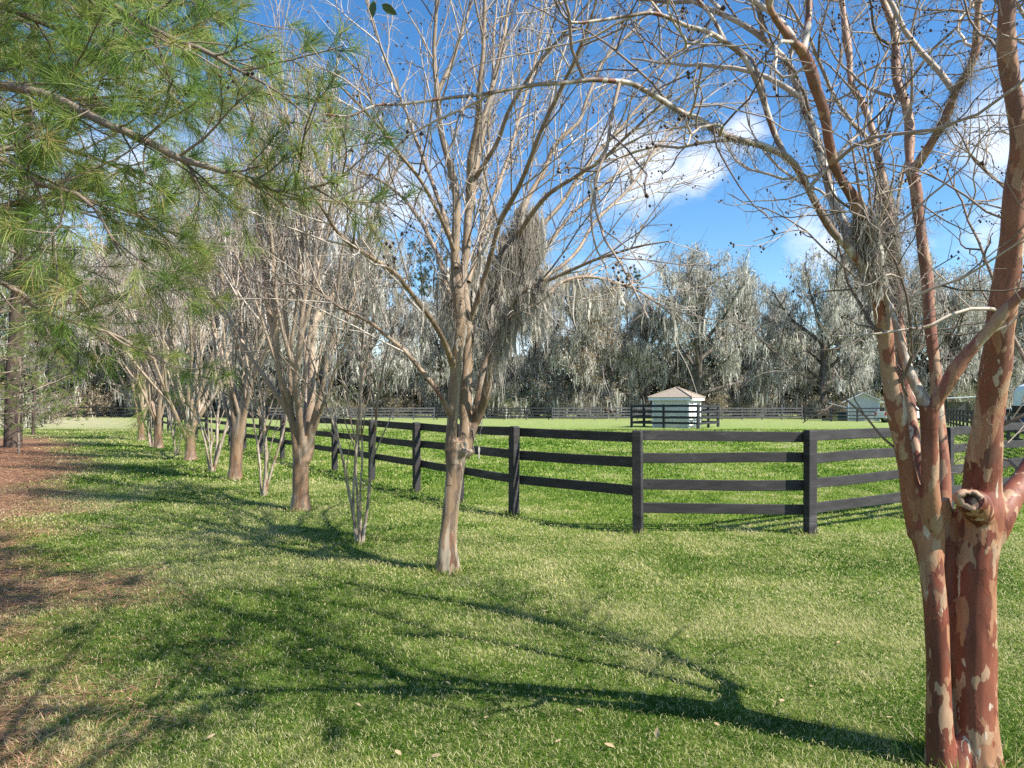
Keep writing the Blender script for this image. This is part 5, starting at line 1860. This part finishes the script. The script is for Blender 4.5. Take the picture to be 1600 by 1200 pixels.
for px, D, k, H, lab in WOOD:
    pr_ = protos[k]
    o = pr_ if k not in used else copy_tree(pr_)
    used.add(k)
    s = H / 20.0
    o.location = ((px - 800) * D / F, D, 0)
    o.rotation_euler = (0, 0, rg.uniform(0, 6.28))
    o.scale = (s * rg.uniform(.92, 1.1), s * rg.uniform(.92, 1.1), s * .98)
    tag(o, lab, 'tree', 'moss-hung trees of the far woods')

lvf = [dict(n=0, per=1.6, t0=.35, t1=1, ang=(.4, .9), L=(.8, 2.0), k=4, wig=.15, up=.06, r=.03, tip=.45, fall=.4),
       dict(n=0, per=1.6, t0=.4, t1=1, ang=(.35, .9), L=(.4, .9), k=3, wig=.15, up=.06, r=.016, tip=.6, fall=.3)]
for px, D, H, lab in ((688, 112, 33, 'tall pine with rounded tufts behind the mossy crape myrtle'), (655, 125, 31, 'tall thin pine left of the one with rounded tufts'), (985, 120, 24, 'pine top just right of the rust-leaved tree')):
    pine(((px - 800) * D / F, D), lab, int(px), H, .28, H * .55, 26, 4.2, 22, (.35, .6), .06, lvf, .02, 8, group='pines in the far woods')

bushes = {'b': bush_proto(701, 3.2, 2.4, 6, 'brush', 'brush'), 'g': bush_proto(702, 3.8, 2.6, 7, 'oak_leaf', 'shrub', 2), 'm': bush_proto(703, 4.6, 2.2, 3, 'brush', 'brush', 4)}
usedb = set()
rg = random.Random(99)
nb = 0
for i in range(58):
    px = -60 + 1740 * (i + rg.random()) / 58
    left_side = px < 430
    D = rg.uniform(97, 110) if left_side else rg.uniform(90, 104)
    if 1290 < px < 1560:
        D = rg.uniform(88, 98)
    k = rg.choice('bbgmm' if not left_side else 'bbbgm')
    o = bushes[k] if k not in usedb else copy_tree(bushes[k])
    usedb.add(k)
    s = rg.uniform(.7, 1.25) * (1.15 if left_side else .95)
    o.location = ((px - 800) * D / F, D, 0)
    o.rotation_euler = (0, 0, rg.uniform(0, 6.28))
    o.scale = (s * 1.25, s * 1.25, s)
    lab = {'b': 'tan brush at the foot of the far woods', 'g': 'dark green shrub at the foot of the far woods', 'm': 'grey mossy brush at the foot of the far woods'}[k]
    tag(o, lab, 'bush', 'undergrowth along the far woods' if k == 'b' else ('green shrubs along the far woods' if k == 'g' else 'mossy brush along the far woods'))

for px, D, k, s, lab in ((-30, 47, 'g', .8, 'leafy shrub low at the left edge behind the pine trunks'), (38, 55, 'g', .75, 'round green shrub seen just right of the dark pine trunk'), (75, 66, 'b', .8, 'tan brush clump on the lawn edge right of the dark pine trunk')):
    o = copy_tree(bushes[k])
    o.location = ((px - 800) * D / F, D, 0)
    o.rotation_euler = (0, 0, rg.uniform(0, 6.28))
    o.scale = (s, s, s)
    tag(o, lab, 'bush', 'shrubs under the left pines')

# the mass of wood beyond, seen in the gaps
g = np.random.default_rng(55)
m = MB()
N = 105000
x = (g.random(N) - .5) * 290
y = 128 + 22 * g.random(N)
top = 9 + 6 * vnoise(np.stack([x * .09, x * 0, x * 0], 1), 3) + 3 * vnoise(np.stack([x * .4, x * 0, x * 0], 1), 4)
z = top * g.random(N) ** 1.35
kx = vnoise(np.stack([x * .30, y * .3, z * .30], 1), 8) > np.where(z < 10.5, .17, .40)
leaves(m, np.stack([x, y, z], 1)[kx], (.55, 1.5), g, .6)
far_ = m.build('distant_woods', M['woods_far'])
tag(far_, 'dim wood beyond the moss-hung trees, filling the gaps between them', 'woods', kind='stuff')
